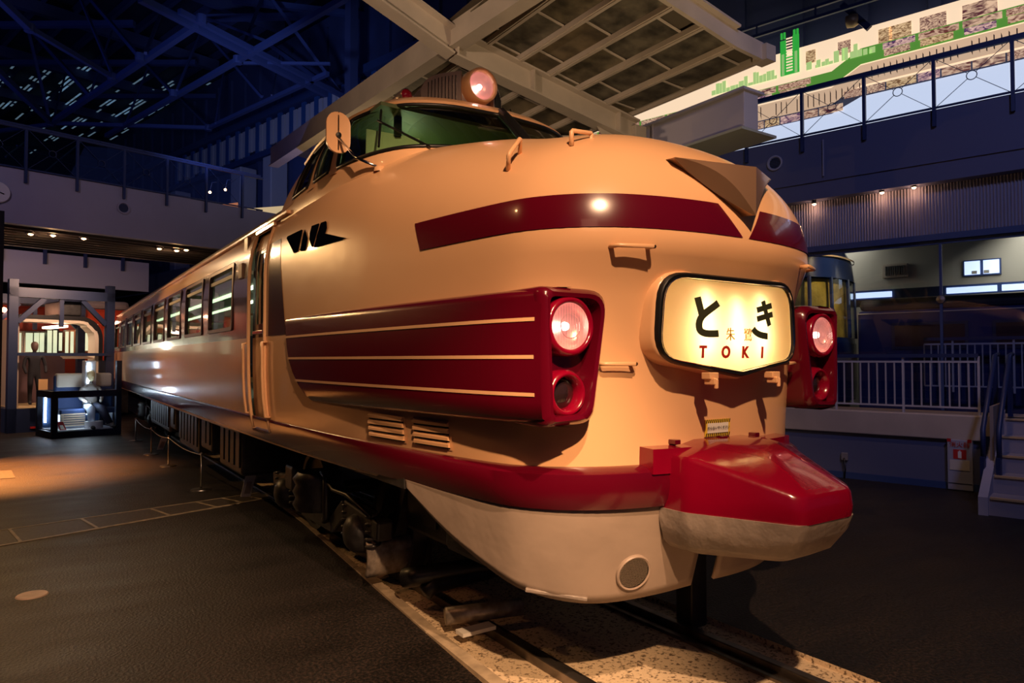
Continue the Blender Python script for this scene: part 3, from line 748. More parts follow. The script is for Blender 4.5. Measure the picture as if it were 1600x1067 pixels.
# mirrors
for sd in (-1, 1):
    mr = MB(); c_ = Vector((sd*1.36, 5.02, 3.36))
    L = []
    for dy, g in ((-.018, -.02), (-.022, 0), (.0, 0), (.02, -.015)):
        L.append([c_+Vector((p*.98, dy, q)) for p, q in rr2(.19+g*2, .31+g*2, .09+g*.5)])
    mr.loops(L, cap=(True, True)); mo = mr.build('wing_mirror', M['cream'], T, angle=50)
    MB().tube([c_+Vector((0, -.02, -.04)), c_+Vector((-sd*.05, -.25, -.24)), Vector((sd*1.19, 4.62, 3.03))], .011, 8).build('mirror_arm', M['chrome'], mo, True)
    MB().lathe(c_+Vector((0, -.02, -.02)), (0, -1, 0), [(.0, .015), (.02, .012), (.022, 0)], 12).build('mirror_clamp', M['black'], mo)
    MB().lathe(Vector((sd*1.19, 4.62, 3.0)), (0, 0, 1), [(.045, 0), (.04, .03), (.015, .05), (0, .05)], 12).build('mirror_foot', M['cream'], mo, True)
# roof lamp nacelle
nc = MB(); L = []
for y, hw, hh, zc_, pw in ((5.26, .17, .155, 4.08, 2), (5.33, .24, .16, 4.07, 2.5), (5.45, .36, .16, 4.05, 3), (5.62, .42, .16, 4.03, 3), (5.85, .40, .15, 4.0, 3), (6.15, .32, .13, 3.96, 2.5), (6.45, .2, .09, 3.92, 2), (6.6, .06, .03, 3.9, 2)):
    L.append([Vector((hw*math.copysign(abs(math.cos(a))**(2/pw), math.cos(a)), y, zc_-.02+hh*math.copysign(abs(math.sin(a))**(2/pw), math.sin(a)))) for a in [2*math.pi*k/32 for k in range(32)]])
nc.loops(L, cap=(True, True)); nac = nc.build('lamp_nacelle', M['polish'], T, angle=60)
tag(nac, 'polished roof housing with grilles')
b = MB().lathe((0, 5.30, 4.075), (0, -1, 0), [(.158, -.06), (.160, .06), (.152, .16), (.140, .17), (.128, .15), (.120, .10)], 40); b.build('lamp_ring', M['cream'], nac, True)
MB().lathe((0, 5.30, 4.075), (0, -1, 0), [(.001, .055), (.05, .062), (.10, .09), (.122, .13)], 36).build('reflector', reflm, nac, True)
MB().lathe((0, 5.30, 4.075), (0, -1, 0), [(.0, .115), (.02, .11), (.026, .09), (.02, .07), (0, .06)], 14).build('bulb', bulbm, nac, True)
MB().lathe((0, 5.30, 4.075), (0, -1, 0), [(.002, .155), (.07, .15), (.125, .135)], 36).build('lens', M['lens'], nac, True)
for sd in (-1, 1):       # side grilles: D-shaped plate with slats, on the angled front of the nacelle
    A_ = Vector((sd*.17, 5.235, 4.05)); B_ = Vector((sd*.43, 5.50, 4.03)); d = (B_-A_).normalized(); up = Vector((0, 0, 1)); n_ = Vector((d.y*sd, -abs(d.x), 0)).normalized()
    W_ = (B_-A_).length; pts = []
    for k in range(21):
        a = -math.pi/2+math.pi*k/20; pts.append(A_+d*(W_*.45+W_*.55*math.cos(a)**.8 if abs(math.cos(a)) > 1e-6 else W_*.45)+up*(.145*math.sin(a)))
    pts = [A_-up*.145]+pts+[A_+up*.145]
    MB().prism(pts, n_*-.03).build('grille_plate', M['polish'], nac)
    for k in range(9):
        x = W_*(.12+.085*k); hh = .11*math.sqrt(max(.05, 1-max(0, (x-W_*.4)/(W_*.58))**2))
        c_ = A_+d*x+n_*.004; MB().bar(c_-up*hh, c_+up*hh, .010, .008, up=d).build('grille_slot', M['black'], nac)
# red marker lamps on the cab roof
for sd in (-1, 1):
    c_ = Vector((sd*.62, 5.42, 3.93)); m_ = MB().lathe(c_, (0, -1, 0), [(.0, -.30), (.02, -.28), (.045, -.18), (.058, -.05), (.058, .03), (.05, .04)], 20)
    mo = m_.build('marker_lamp', M['polish'], T, True)
    MB().lathe(c_, (0, -1, 0), [(0, .06), (.03, .055), (.05, .035)], 20).build('red_lens', mat('red_glass', (.35, .01, .03), .1, coat=1), mo, True)
    MB().lathe(c_-Vector((0, 0, .10)), (0, 0, 1), [(.05, -.08), (.045, 0), (.03, .06)], 14).build('lamp_foot', M['polish'], mo, True)
# ---- sign box
SY = 2.448; sg_c = Vector((0, SY, 1.845))
def signloop(g, y):
    P = [Vector((-.50-g, 2.03)), Vector((-.44, 2.075+g)), Vector((.44, 2.075+g)), Vector((.50+g, 2.03))]
    poly = [(-.565-g*.9, 1.665-g*.4), (-.53-g, 2.075+g), (.53+g, 2.075+g), (.565+g*.9, 1.665-g*.4), (0, 1.59-g)]
    poly = [Vector(p) for p in poly]; out = []
    R = [.12+g, .13+g, .13+g, .12+g, .02]
    for i in range(5):
        a, b, c_ = poly[i-1], poly[i], poly[(i+1) % 5]; p0 = b+(a-b).normalized()*R[i]; p2 = b+(c_-b).normalized()*R[i]
        for k in range(7):
            t = k/6; q = p0*(1-t)**2+b*2*t*(1-t)+p2*t*t; out.append(Vector((q.x, y+.055*(abs(q.x)/.56)**2, q.y)))
    return out
sb_ = MB().loops([signloop(.045, SY+.25), signloop(.045, SY+.03), signloop(.038, SY+.012), signloop(.03, SY+.01)]); box = sb_.build('sign_box', M['cream'], T, angle=50)
tag(box, 'train name sign box with chevron bottom')
MB().loops([signloop(.034, SY+.015), signloop(.032, SY-.008), signloop(.024, SY-.016), signloop(.006, SY-.012), signloop(.0, SY+.004)]).build('sign_frame', M['black'], box, angle=50)
MB().loops([signloop(.008, SY-.016), signloop(.004, SY-.018), signloop(0, SY-.012)]).build('sign_trim', M['chrome'], box, angle=50)
MB().loops([signloop(.0, SY+.005), signloop(-.0, SY+.14)], cap=(False, True)).build('sign_lining', mat('sign_lining', (.85, .80, .62), .7), box)
def signmat():
    m = bpy.data.materials.new('sign_panel'); m.use_nodes = True; nt = m.node_tree; nt.nodes.clear(); o = nt.nodes.new('ShaderNodeOutputMaterial')
    t = nt.nodes.new('ShaderNodeBsdfTranslucent'); t.inputs[0].default_value = (1, .90, .62, 1); d = nt.nodes.new('ShaderNodeBsdfDiffuse'); d.inputs[0].default_value = (.6, .52, .34, 1)
    mx = nt.nodes.new('ShaderNodeMixShader'); mx.inputs[0].default_value = .25; nt.links.new(t.outputs[0], mx.inputs[1]); nt.links.new(d.outputs[0], mx.inputs[2]); nt.links.new(mx.outputs[0], o.inputs[0]); return m
pl_ = signloop(.0, SY+.008); xs_ = pl_
V = pl_+[Vector((p.x*.5, SY+.008+.055*(p.x*.5/.56)**2, 1.84+(p.z-1.84)*.5)) for p in pl_]+[Vector((0, SY+.008, 1.84))]; n_ = len(pl_)
Fc = [(i, (i+1) % n_, n_+(i+1) % n_, n_+i) for i in range(n_)]+[(n_+i, n_+(i+1) % n_, 2*n_) for i in range(n_)]
MB().add(V, Fc).build('sign_panel', signmat(), box, True)
tube = mat('sign_tube', (1, 1, .85), emit=12, ecol=(1, .86, .50))
for x in (-.24, .0, .22):
    MB().tube([(x, SY+.10, 1.68), (x, SY+.10, 2.02)], .030, 10).build('sign_tube', tube, box, True)
ink = mat('sign_ink', (.03, .035, .015), .6); inkr = mat('sign_ink_red', (.45, .02, .01), .6); inko = mat('sign_ink_ochre', (.50, .22, .04), .6)
def sp(x, z, off=0): return Vector((x, SY+.004+.055*(x/.56)**2-off, z))
def strokes(name, polys, m, w=None):
    b_ = MB()
    for P in polys:
        pts = [sp(x, 1.885+(z-1.87)*.84) for x, z in P]; b_.prism(pts, (0, -.002, 0))
    return b_.build(name, m, box)
def stroke(pts, w, w2=None):
    w2 = w2 or w; L_ = []; R_ = []; n = len(pts)
    for i in range(n):
        a = Vector(pts[max(0, i-1)]); b = Vector(pts[min(n-1, i+1)]); d = (b-a).normalized(); nn = Vector((-d.y, d.x)); ww = w+(w2-w)*i/(n-1); p = Vector(pts[i]); L_.append(p+nn*ww/2); R_.append(p-nn*ww/2)
    quads = []
    for i in range(n-1): quads.append([L_[i], L_[i+1], R_[i+1], R_[i]])
    return quads
def bez(p0, p1, p2, p3, n=10): return [tuple(Vector(p0)*(1-t)**3+Vector(p1)*3*t*(1-t)**2+Vector(p2)*3*t*t*(1-t)+Vector(p3)*t**3) for t in [i/n for i in range(n+1)]]
# hiragana "to"
q = stroke([(-.315, 1.985), (-.285, 1.875)], .045)+stroke(bez((-.165, 1.955), (-.25, 1.89), (-.315, 1.87), (-.305, 1.795))+bez((-.305, 1.795), (-.30, 1.755), (-.25, 1.752), (-.165, 1.760))[1:], .045)
strokes('sign_letter', q, ink)
# hiragana "ki"
q = stroke([(.165, 1.925), (.315, 1.965)], .038)+stroke([(.165, 1.865), (.325, 1.905)], .038)+stroke([(.225, 1.99), (.29, 1.825)], .040)+stroke(bez((.125, 1.80), (.15, 1.765), (.20, 1.755), (.27, 1.752)), .044)
strokes('sign_letter', q, ink)
for x, chh in ((-.075, '朱'), (.075, '鷺')):
    text('sign_letter', chh, sp(x, 1.785, .004), (1, 0, 0), (0, 0, 1), .075, inko, box)
for x, chh in zip((-.285, -.115, .045, .205), 'TOKI'):
    text('sign_letter', chh, sp(x, 1.69, .004), (1, 0, 0), (0, 0, 1), .088, inkr, box, bold=.0035, shear=.08)
for sx in (-.25, .28):
    b_ = MB(); b_.box((sx-.03, SY-.03, 1.548), (sx+.04, SY+.03, 1.585)); b_.box((sx-.02, SY-.05, 1.52), (sx+.01, SY+.02, 1.556)); b_.tube([(sx+.0, SY-.045, 1.50), (sx+.0, SY-.045, 1.55)], .012, 8)
    b_.build('sign_bracket', M['cream'], box, bevel=.005)
# ---- handles
def handle(c1, c2, out, name='step_handle', r=.011):
    c1 = Vector(c1); c2 = Vector(c2); out = Vector(out); h = MB()
    h.tube([c1, c1+out*.92, c1+out+(c2-c1)*.05, c2+out-(c2-c1)*.05, c2+out*.92, c2], r, 8); return h.build(name, M['cream'], T, True)
def onface(u, z): return cs(u, z, -.005)
for sd in (-1, 1):
    handle(onface(sd*.65, 2.215), onface(sd*.83, 2.215), (0, -.06, .0))
    handle(onface(sd*.64, 1.63), onface(sd*.81, 1.63), (0, -.06, 0))
    p_, q_ = skin(794, 266), skin(812, 240)
    handle((sd*abs(p_.x), p_.y, p_.z), (sd*abs(q_.x), q_.y, q_.z), (sd*.03, -.05, .07), 'bonnet_handle', .013)
    p_ = skin(893, 228)
    handle((sd*abs(p_.x), p_.y, p_.z), (sd*abs(p_.x)-sd*.16, p_.y+.02, p_.z+.02), (0, .0, .085), 'bonnet_handle', .013)
# ---- warning plate
wp = MB(); 
def wpp(x, z, o=0): p = cs(x, z, .004+o); return p
wz0, wz1, wx0, wx1 = 1.222, 1.318, -.12, .09
V = [wpp(wx0, wz0), wpp(wx1, wz0), wpp(wx1, wz1), wpp(wx0, wz1)]
wpl = MB().prism(V, (0, -.003, 0)).build('warning_plate', M['yellow'], T); wpl['label'] = 'hazard-striped notice plate'
V = [wpp(wx0+.018, wz0+.02, .004), wpp(wx1-.018, wz0+.02, .004), wpp(wx1-.018, wz1-.02, .004), wpp(wx0+.018, wz1-.02, .004)]
MB().prism(V, (0, -.002, 0)).build('notice_field', M['white'], wpl)
st = MB()
for i in range(13):
    x = wx0+.004+i*.016
    for z0_, z1_ in ((wz0, wz0+.02), (wz1-.02, wz1)):
        st.add([wpp(x, z0_, .0045), wpp(x+.008, z0_, .0045), wpp(min(wx1, x+.014), z1_, .0045), wpp(x+.006, z1_, .0045)], [(0, 1, 2, 3)])
st.build('hazard_stripes', M['black'], wpl, fixn=False)['kind'] = 'stuff'
text('notice_text', 'のらないでください', wpp((wx0+wx1)/2, (wz0+wz1)/2, .009), (1, 0, 0), (0, 0, 1), .021, M['black'], wpl, depth=.0005)
# ---- louvres on the lower side of the nose
for sd in (-1, 1):
    for ya, yb in ((3.95, 4.42), (3.42, 3.86)):
        lv = MB(); V = []; Fc = []; 
        n = 10
        for i in range(n+1):
            y = ya+(yb-ya)*i/n
            for z, o_ in ((1.13, .006), (1.30, .006)): V.append(surf(s_of_v(y-Y0), z, sd, o_))
        for i in range(n): Fc.append((2*i, 2*i+2, 2*i+3, 2*i+1))
        lf = MB().add(V, Fc).build('louvre_panel', M['cream'], T, True)
        for r_ in range(4):
            z = 1.155+r_*.040; V = []; Fc = []
            for i in range(n+1):
                y = ya+.02+(yb-ya-.04)*i/n; s_ = s_of_v(y-Y0)
                V += [surf(s_, z+.020, sd, .007), surf(s_, z+.010, sd, .020), surf(s_, z-.006, sd, .022), surf(s_, z-.010, sd, .007)]
            for i in range(n):
                for j in range(3): Fc.append((4*i+j, 4*i+4+j, 4*i+5+j, 4*i+1+j))
            Fc += [(0, 1, 2, 3), (4*n+3, 4*n+2, 4*n+1, 4*n)]
            MB().add(V, Fc).build('louvre_slat', M['cream'], lf, angle=30)
            V = []; Fc = []
            for i in range(n+1):
                y = ya+.02+(yb-ya-.04)*i/n; s_ = s_of_v(y-Y0); V += [surf(s_, z-.008, sd, .008), surf(s_, z-.018, sd, .008)]
            for i in range(n): Fc.append((2*i, 2*i+2, 2*i+3, 2*i+1))
            MB().add(V, Fc).build('louvre_gap', M['black'], lf)
# ---- railway company letters on the side: swept J N R
def onside(y, z, off=.004): return surf(s_of_v(y-Y0), z, -1, off)
def LP(l): return [(430+x/12.31, 330+y/12.31) for x, y in l]
lg = {'J': [[(230,520),(250,485),(520,355),(540,365),(530,440),(455,775),(370,810),(355,780),(420,600),(410,580)]],
      'N': [[(590,350),(640,530),(605,730),(560,765),(500,770),(490,750),(555,430)], [(715,285),(855,235),(865,255),(740,695),(715,690),(665,540),(680,420)]],
      'R': [[(890,225),(985,190),(1005,215),(1010,330),(985,400),(965,430),(1190,480),(1390,522),(1200,580),(780,700),(760,690),(820,450)]]}
def fillpoly(P):
    bm = bmesh.new(); vs = [bm.verts.new((p[0], p[1], 0)) for p in P]; f = bm.faces.new(vs)
    bmesh.ops.triangulate(bm, faces=[f]); bmesh.ops.subdivide_edges(bm, edges=bm.edges, cuts=2, use_grid_fill=True)
    bm.verts.index_update(); V = [(v.co.x, v.co.y) for v in bm.verts]; Fc = [tuple(v.index for v in f.verts) for f in bm.faces]; bm.free(); return V, Fc
for kx2 in ('J', 'N', 'R'):
    for sd in (-1, 1):
        b_ = MB()
        for P in lg[kx2]:
            V, Fc = fillpoly(LP(P)); V = [skin(x, y, .006) for x, y in V]
            b_.add([Vector((p.x*-sd, p.y, p.z)) for p in V], Fc)
        b_.build('letter', M['logo'], T)
# ---- red belt, skirt, coupler cover
def belt(s, side, prof): return [surf(s, z, side, 0)+off for z, off in prof]
bz = [(1.10, 0), (1.095, .05), (1.07, .085), (1.0, .095), (.93, .085), (.885, .06), (.875, -.02)]
V = []; Fc = []; NB = len(bz)
s_belt = s_of_v(4.0); ns = 90
colsb = [(-1, SL+ (24-Y0-RV[-1]))]+[(-1, SL*(1-i/ns)) for i in range(ns+1)]+[(1, SL*i/ns) for i in range(1, ns+1)]+[(1, SL+(24-Y0-RV[-1]))]
for sd, s in colsb:
    U_, V_ = rim(min(s, SL)); fr = cr([0, .5, 1.6, 3.5, 5], [1, .8, .45, .12, .06], V_ if s <= SL else 9)
    for z, o in bz:
        p = surf(s, z, sd, 0); a = surf(s+.01, z, sd, 0)-surf(max(s-.01, 0), z, sd, 0); a.z = 0; a.normalize(); nn = Vector((a.y, -a.x, 0))
        if nn.x*sd < 0 or (abs(nn.x) < .02 and nn.y > 0): nn = -nn
        if s < .02: nn = Vector((0, -1, 0))
        oo = o*fr if o > 0 else o
        V.append(p+nn*(oo+.004 if o >= 0 else o))
for i in range(len(colsb)-1):
    for j in range(NB-1): Fc.append((i*NB+j, (i+1)*NB+j, (i+1)*NB+j+1, i*NB+j+1))
tag(MB().add(V, Fc).build('belt_moulding', M['maroon'], T, angle=45), 'dark red belt round the foot of the body')
# skirt
def skirt_half(sd):
    V = []; Fc = []; ns, nz = 50, 10
    s1 = s_of_v(1.62)
    for i in range(ns+1):
        t = i/ns; s = s_of_u(.10)+(s1-s_of_u(.10))*t
        p = surf(s, .9, 1); U_, V_ = rim(s)
        zb_ = cr([0, .25, .5, .75, 1], [.37, .355, .42, .585, .86], t)
        for j in range(nz+1):
            h = j/nz; z = .90+(zb_-.90)*h; k_ = (.90-z)
            tx = .20*k_**1.2; a = surf(s+.01, .9, 1)-surf(max(0, s-.01), .9, 1); a.z = 0; a.normalize(); nn = Vector((a.y, -a.x, 0))
            if nn.x < 0: nn = -nn
            if nn.y > 0 and V_ < .5: nn = -nn
            q = Vector((p.x, p.y, z))-nn*(tx-.035)+Vector((0, .10*k_*max(0, 1-V_), 0)); V.append((q.x*sd, q.y, q.z))
    for i in range(ns):
        for j in range(nz): Fc.append((i*(nz+1)+j, (i+1)*(nz+1)+j, (i+1)*(nz+1)+j+1, i*(nz+1)+j+1))
    o = MB().add(V, Fc).build('skirt', M['skirt'], T, True)
    md = o.modifiers.new('solid', 'SOLIDIFY'); md.thickness = .018; md.offset = -1
    return o, V, nz
for sd in (-1, 1):
    sk, SV, nz = skirt_half(sd)
    # round mesh vent
    i0 = 10; cpt = Vector(SV[i0*(nz+1)+7]); a = Vector(SV[(i0+3)*(nz+1)+7])-Vector(SV[(i0-3)*(nz+1)+7]); b = Vector(SV[i0*(nz+1)+9])-Vector(SV[i0*(nz+1)+5]); nn = a.cross(b).normalized()
    if nn.y > 0: nn = -nn
    MB().lathe(cpt, nn, [(.088, -.004), (.103, -.004), (.103, .012), (.097, .018), (.088, .014)], 40).build('vent_ring', M['skirt'], sk, angle=40)
    MB().lathe(cpt, nn, [(.001, .006), (.09, .006)], 40).build('vent_mesh', mat('vent_mesh', (.10, .07, .05), .5, metal=.4), sk)
    x = a.normalized(); y = nn.cross(x); gr = MB()
    for k_ in range(-9, 10):
        d_ = k_*.0095; hh = math.sqrt(.088**2-d_*d_); gr.bar(cpt+x*d_-y*hh+nn*.009, cpt+x*d_+y*hh+nn*.009, .0028, .0028, up=nn); gr.bar(cpt+y*d_-x*hh+nn*.009, cpt+y*d_+x*hh+nn*.009, .0028, .0028, up=nn)
    gr.build('vent_wires', M['steel'], sk)
    # small step lip
    i1 = 16; p_ = Vector(SV[i1*(nz+1)+10]); q_ = Vector(SV[(i1+9)*(nz+1)+10]); MB().bar(p_+Vector((0, -.02, .03)), q_+Vector((0, -.02, .01)), .035, .022).build('skirt_lip', M['lowgrey'], sk, bevel=.006)
# coupler cover
cc = MB()
def ccl(z, kx0, yf, hwf, hwb):
    # plan loop: back-left, front-left, front-right, back-right with rounded corners
    P = [Vector((-hwb, 2.62)), Vector((-hwb, 2.44)), Vector((-hwf, yf)), Vector((hwf, yf)), Vector((hwb, 2.44)), Vector((hwb, 2.62))]
    out = [Vector((P[0].x, P[0].y, z))]
    for i in range(1, 5):
        a, b, c_ = P[i-1], P[i], P[i+1]; r = .04 if i in (1, 4) else .06
        p0 = b+(a-b).normalized()*r; p2 = b+(c_-b).normalized()*r
        for k_ in range(6):
            t = k_/5; q = p0*(1-t)**2+b*2*t*(1-t)+p2*t*t; out.append(Vector((q.x, q.y, z)))
    out.append(Vector((P[5].x, P[5].y, z))); return out
def tops(l, zb, zf):   # tilt: height falls towards the front
    return [Vector((p.x, p.y, zb+(zf-zb)*min(1, max(0, (2.44-p.y)/.48)))) for p in l]
redl = [ccl(.872, 0, 1.93, .22, .45), ccl(.92, 0, 1.925, .225, .455), tops(ccl(1, 0, 1.935, .225, .45), 1.135, .99), tops(ccl(1, 0, 1.945, .215, .44), 1.155, 1.012), tops(ccl(1, 0, 1.975, .19, .415), 1.165, 1.025), tops(ccl(1, 0, 2.2, .09, .2), 1.215, 1.14)]
cc.loops(redl, close=True, cap=(True, True)); cco = cc.build('coupler_cover', M['red'], T, angle=38)
tag(cco, 'dented red coupler cover projecting from the nose')
gl = MB(); gl.loops([ccl(.874, 0, 1.932, .238, .458), ccl(.80, 0, 1.955, .225, .45), ccl(.70, 0, 2.02, .18, .42), ccl(.655, 0, 2.10, .13, .37), ccl(.645, 0, 2.2, .08, .28)], close=True, cap=(True, True)); 
glo = gl.build('cover_underside', M['lowgrey'], cco, angle=50); glo['label'] = 'battered grey underside of the cover'
# flange plate behind the cover
fg = MB(); pts = []
fl_top = [Vector((u, cs(u, 1.12, 0).y-.10, 1.19)) for u in np.linspace(-.56, .62, 17)]
fl_bot = [Vector((p.x, p.y, 1.06)) for p in fl_top]; fl_bk = [Vector((p.x, p.y+.2, 1.20)) for p in fl_top]
fg.loops([fl_bot, fl_top, fl_bk], close=False); n0 = 17
fg.add([fl_bot[0], fl_top[0], fl_bk[0], fl_bot[0]+Vector((0, .2, 0))], [(0, 1, 2, 3)]); fg.add([fl_bot[-1], fl_top[-1], fl_bk[-1], fl_bot[-1]+Vector((0, .2, 0))], [(0, 1, 2, 3)])
fg.build('cover_flange', M['red'], cco)
for u in (-.36, 0, .30):
    p = cs(u, 1.2, 0); MB().box((u-.02, p.y-.05, 1.20), (u+.02, p.y+.02, 1.225)).build('flange_clip', M['maroon'], cco, bevel=.004)
# ---- undercarriage
def bogie(yc):
    for dy in (-1.05, 1.05):
        ax = MB().tube([(-.8, yc+dy, .205), (.8, yc+dy, .205)], .07, 12).build('axle', M['under'], T, True)
        for sd in (-1, 1):
            MB().lathe((sd*.60, yc+dy, .205), (sd, 0, 0), [(.12, .07), (.14, .02), (.36, .01), (.38, .06), (.43, .065), (.43, -.06), (.46, -.065), (.46, -.09), (.2, -.08), (.1, -.08)], 32).build('wheel', mat('wheel_steel', (.035, .032, .032), .38, metal=.5), ax, angle=40)
    for sd in (-1, 1):
        f = MB(); x = sd*.92
        pts = [(x, yc-1.5, .30), (x, yc-.75, .36), (x, yc-.45, .16), (x, yc+.45, .16), (x, yc+.75, .36), (x, yc+1.5, .30)]
        for i in range(5): f.bar(pts[i], pts[i+1], .14, .16)
        fo = f.build('bogie_frame', M['under'], T, bevel=.02)
        for dy in (-1.05, 1.05):
            MB().lathe((sd*.86, yc+dy, .205), (sd, 0, 0), [(.0, .23), (.06, .225), (.10, .21), (.14, .18), (.17, .10), (.17, 0)], 20).build('axle_box', M['under'], fo, angle=40)
            for e in (-.27, .27):
                MB().tube([(sd*.95+.055*math.cos(t), yc+dy+e+.055*math.sin(t), .12+.30*t/(2*math.pi*5)) for t in np.linspace(0, 2*math.pi*5, 61)], .014, 6).build('coil_spring', mat('spring', (.05, .047, .047), .35, metal=.6), fo, True)
        MB().lathe((sd*.95, yc, .22), (0, 0, 1), [(.22, 0), (.25, .06), (.22, .12), (.25, .18), (.22, .24), (.25, .30), (.2, .36)], 24).build('air_spring', M['under'], fo, True)
        MB().tube([(sd*1.02, yc-.4, .75), (sd*1.02, yc-.4, .22), (sd*1.02, yc-.35, .18)], .035, 8).build('damper', mat('spring', (.05, .047, .047), .35, metal=.6), fo, True)
        MB().box((sd*1.0-.05, yc+.55, .30), (sd*1.0+.07, yc+.82, .56)).build('brake_cylinder', M['under'], fo, bevel=.03)
        MB().tube([(sd*1.03, yc-1.45, .42), (sd*1.05, yc-1.0, .52), (sd*1.03, yc-.6, .50), (sd*1.0, yc-.2, .60)], .018, 8).build('air_hose', M['black'], fo, True)
bogie(6.6); bogie(20.0)
for y0, y1, z0, ww in ((3.9, 5.1, .30, .75), (8.9, 10.2, .22, 1.15), (10.5, 11.3, .34, 1.2), (11.6, 13.4, .2, 1.18), (13.8, 14.4, .38, 1.2), (14.8, 17.6, .25, 1.16)):
    bx_ = MB().box((-ww, y0, z0), (ww, y1, .86)).build('equipment_box', M['under'], T, bevel=.04)
    for sd in (-1, 1):
        for k_ in range(int((y1-y0)/.3)):
            MB().box((min(sd*ww, sd*(ww+.02)), y0+.06+k_*.3, z0+.1), (max(sd*ww, sd*(ww+.02)), y0+.06+k_*.3+.2, .78)).build('box_lid', M['under'], bx_, bevel=.006)
MB().box((-1.28, 4.0, .84), (1.28, 23.9, .93)).build('underframe', M['under'], T)
for sd in (-1, 1):
    MB().tube([(sd*1.24, 8.6, .80), (sd*1.24, 19, .80)], .02, 6).build('train_pipe', M['steel'], T)
# rail guards and plough pieces under the nose
dull = mat('worn_bronze', (.36, .30, .25), .38, metal=.5, noise=(14, .5, 1.25), bump=(30, .3, .006))
for sd in (-1, 1):
    g = MB(); L = []
    for t in np.linspace(0, 1, 8):
        a = -1.3+1.75*t; L.append([Vector((sd*x, 5.35-.10*math.cos(a)+.06*t, -.09+.27*t)) for x in np.linspace(.42, 1.00, 6)])
    g.loops(L, close=False); go = g.build('rail_guard', dull, T, True); md = go.modifiers.new('s', 'SOLIDIFY'); md.thickness = .03
    MB().bar((sd*.7, 5.38, .1), (sd*.7, 5.1, .7), .1, .06).build('guard_bracket', M['under'], T)
    MB().tube([(sd*.78, 4.7, -.10), (sd*.70, 4.7, -.05), (sd*.2, 4.68, -.02)], .06, 12).build('plough_beam', M['under'], T, True)
MB().tube([(-.88, 4.84, 0), (-.82, 4.76, 0.02), (0, 4.66, 0.02), (.82, 4.76, 0.02), (.88, 4.84, 0)], .075, 14).build('guard_bar', M['black'], T, True)
MB().tube([(-.84, 4.26, -.12), (-.3, 4.12, -.12)], .06, 14).build('trip_tube', dull, T, True)
MB().box((-.84, 4.02, -.19), (-.58, 4.12, -.165)).build('trip_plate', M['white'], T)
MB().box((.62, 3.35, -.24), (.78, 3.5, .9)).build('jack_post', M['under'], T, bevel=.01)
MB().box((-1.05, 3.1, .45), (1.05, 3.9, .95)).build('front_chassis', M['under'], T, bevel=.04)
MB().box((-.3, 2.5, .66), (.3, 3.2, .86)).build('coupler_block', M['under'], T, bevel=.03)

# ================================================================ RIGHT SIDE OF THE HALL
def bbox(mb, a0, a1, b0, b1, z0, z1):
    P = [bl(a0, b0, z0), bl(a1, b0, z0), bl(a1, b1, z0), bl(a0, b1, z0), bl(a0, b0, z1), bl(a1, b0, z1), bl(a1, b1, z1), bl(a0, b1, z1)]
    return mb.add(P, [(3,2,1,0),(4,5,6,7),(0,1,5,4),(1,2,6,5),(2,3,7,6),(3,0,4,7)])
def bb_(name, a0, a1, b0, b1, z0, z1, m, parent=None, bevel=0):
    return bbox(MB(), a0, a1, b0, b1, z0, z1).build(name, m, parent, bevel=bevel)
def bpoly(mb, pts, thick=.02):      # pts (a, b, z) extruded towards the hall by thick
    return mb.prism([bl(*p) for p in pts], BB*(-thick))
FT, FB, CB_ = 5.90, 4.74, 3.93
struct(bb_('wall_right', -14, 16.3, 0, .3, FB, FT, M['wallblue']))
struct(bb_('trim_1', -14, 16.3, -.03, 0, FB+.30, FB+.335, M['wallblue']))
struct(bb_('floor', -14, 46, .3, 5.2, FB+.25, FT-.04, mat('soffit', (.10, .10, .13), .8)))
cor = MB(); n = 600
for i in range(n):
    a0 = -12+26.5*i/n; a1 = a0+26.5/n; am = (a0+a1)/2
    cor.add([bl(a0, .26, CB_), bl(am, .22, CB_), bl(a1, .26, CB_), bl(a0, .26, FB), bl(am, .22, FB), bl(a1, .26, FB)], [(0, 1, 4, 3), (1, 2, 5, 4)])
struct(cor.build('wall_right', M['wallgrey'], fixn=False))
struct(bb_('trim_2', -12, 14.5, .2, .34, CB_-.10, CB_, M['bluesteel']))
def fixture(px, py, b, power, label):
    a, z = pb(px, py, b); L = thing('spot_lamp', label, 'lamp', bl(a, b, z), 0, 'small spot lamps along the ledge')
    MB().lathe((0, 0, 0), (0, 0, -1), [(0, -.05), (.035, -.05), (.04, .02), (.03, .02)], 14).build('lamp_body', M['black'], L)
    MB().lathe((0, 0, 0), (0, 0, -1), [(0, .045), (.026, .035), (.036, .012)], 12).build('bulb', mat('ledge_bulb', (1, .8, .6), emit=26, ecol=(1, .50, .28)), L, True)
    MB().bar((0, 0, .05), (0, 0, .30), .015).build('stem', M['black'], L)
    li = light('ledge_light', 'POINT', (0, 0, -.06), None, 2.6, (1, .52, .30), .03); li.parent = L
for px, py, nm in ((1272, 317, 'lamp beside the train nose, leftmost of the ledge lamps'), (1378, 299, 'middle of the three ledge lamps on the ribbed wall'), (1428, 291, 'rightmost of the three ledge lamps on the ribbed wall')):
    fixture(px, py, .08, 3, 'small glowing spot '+nm)
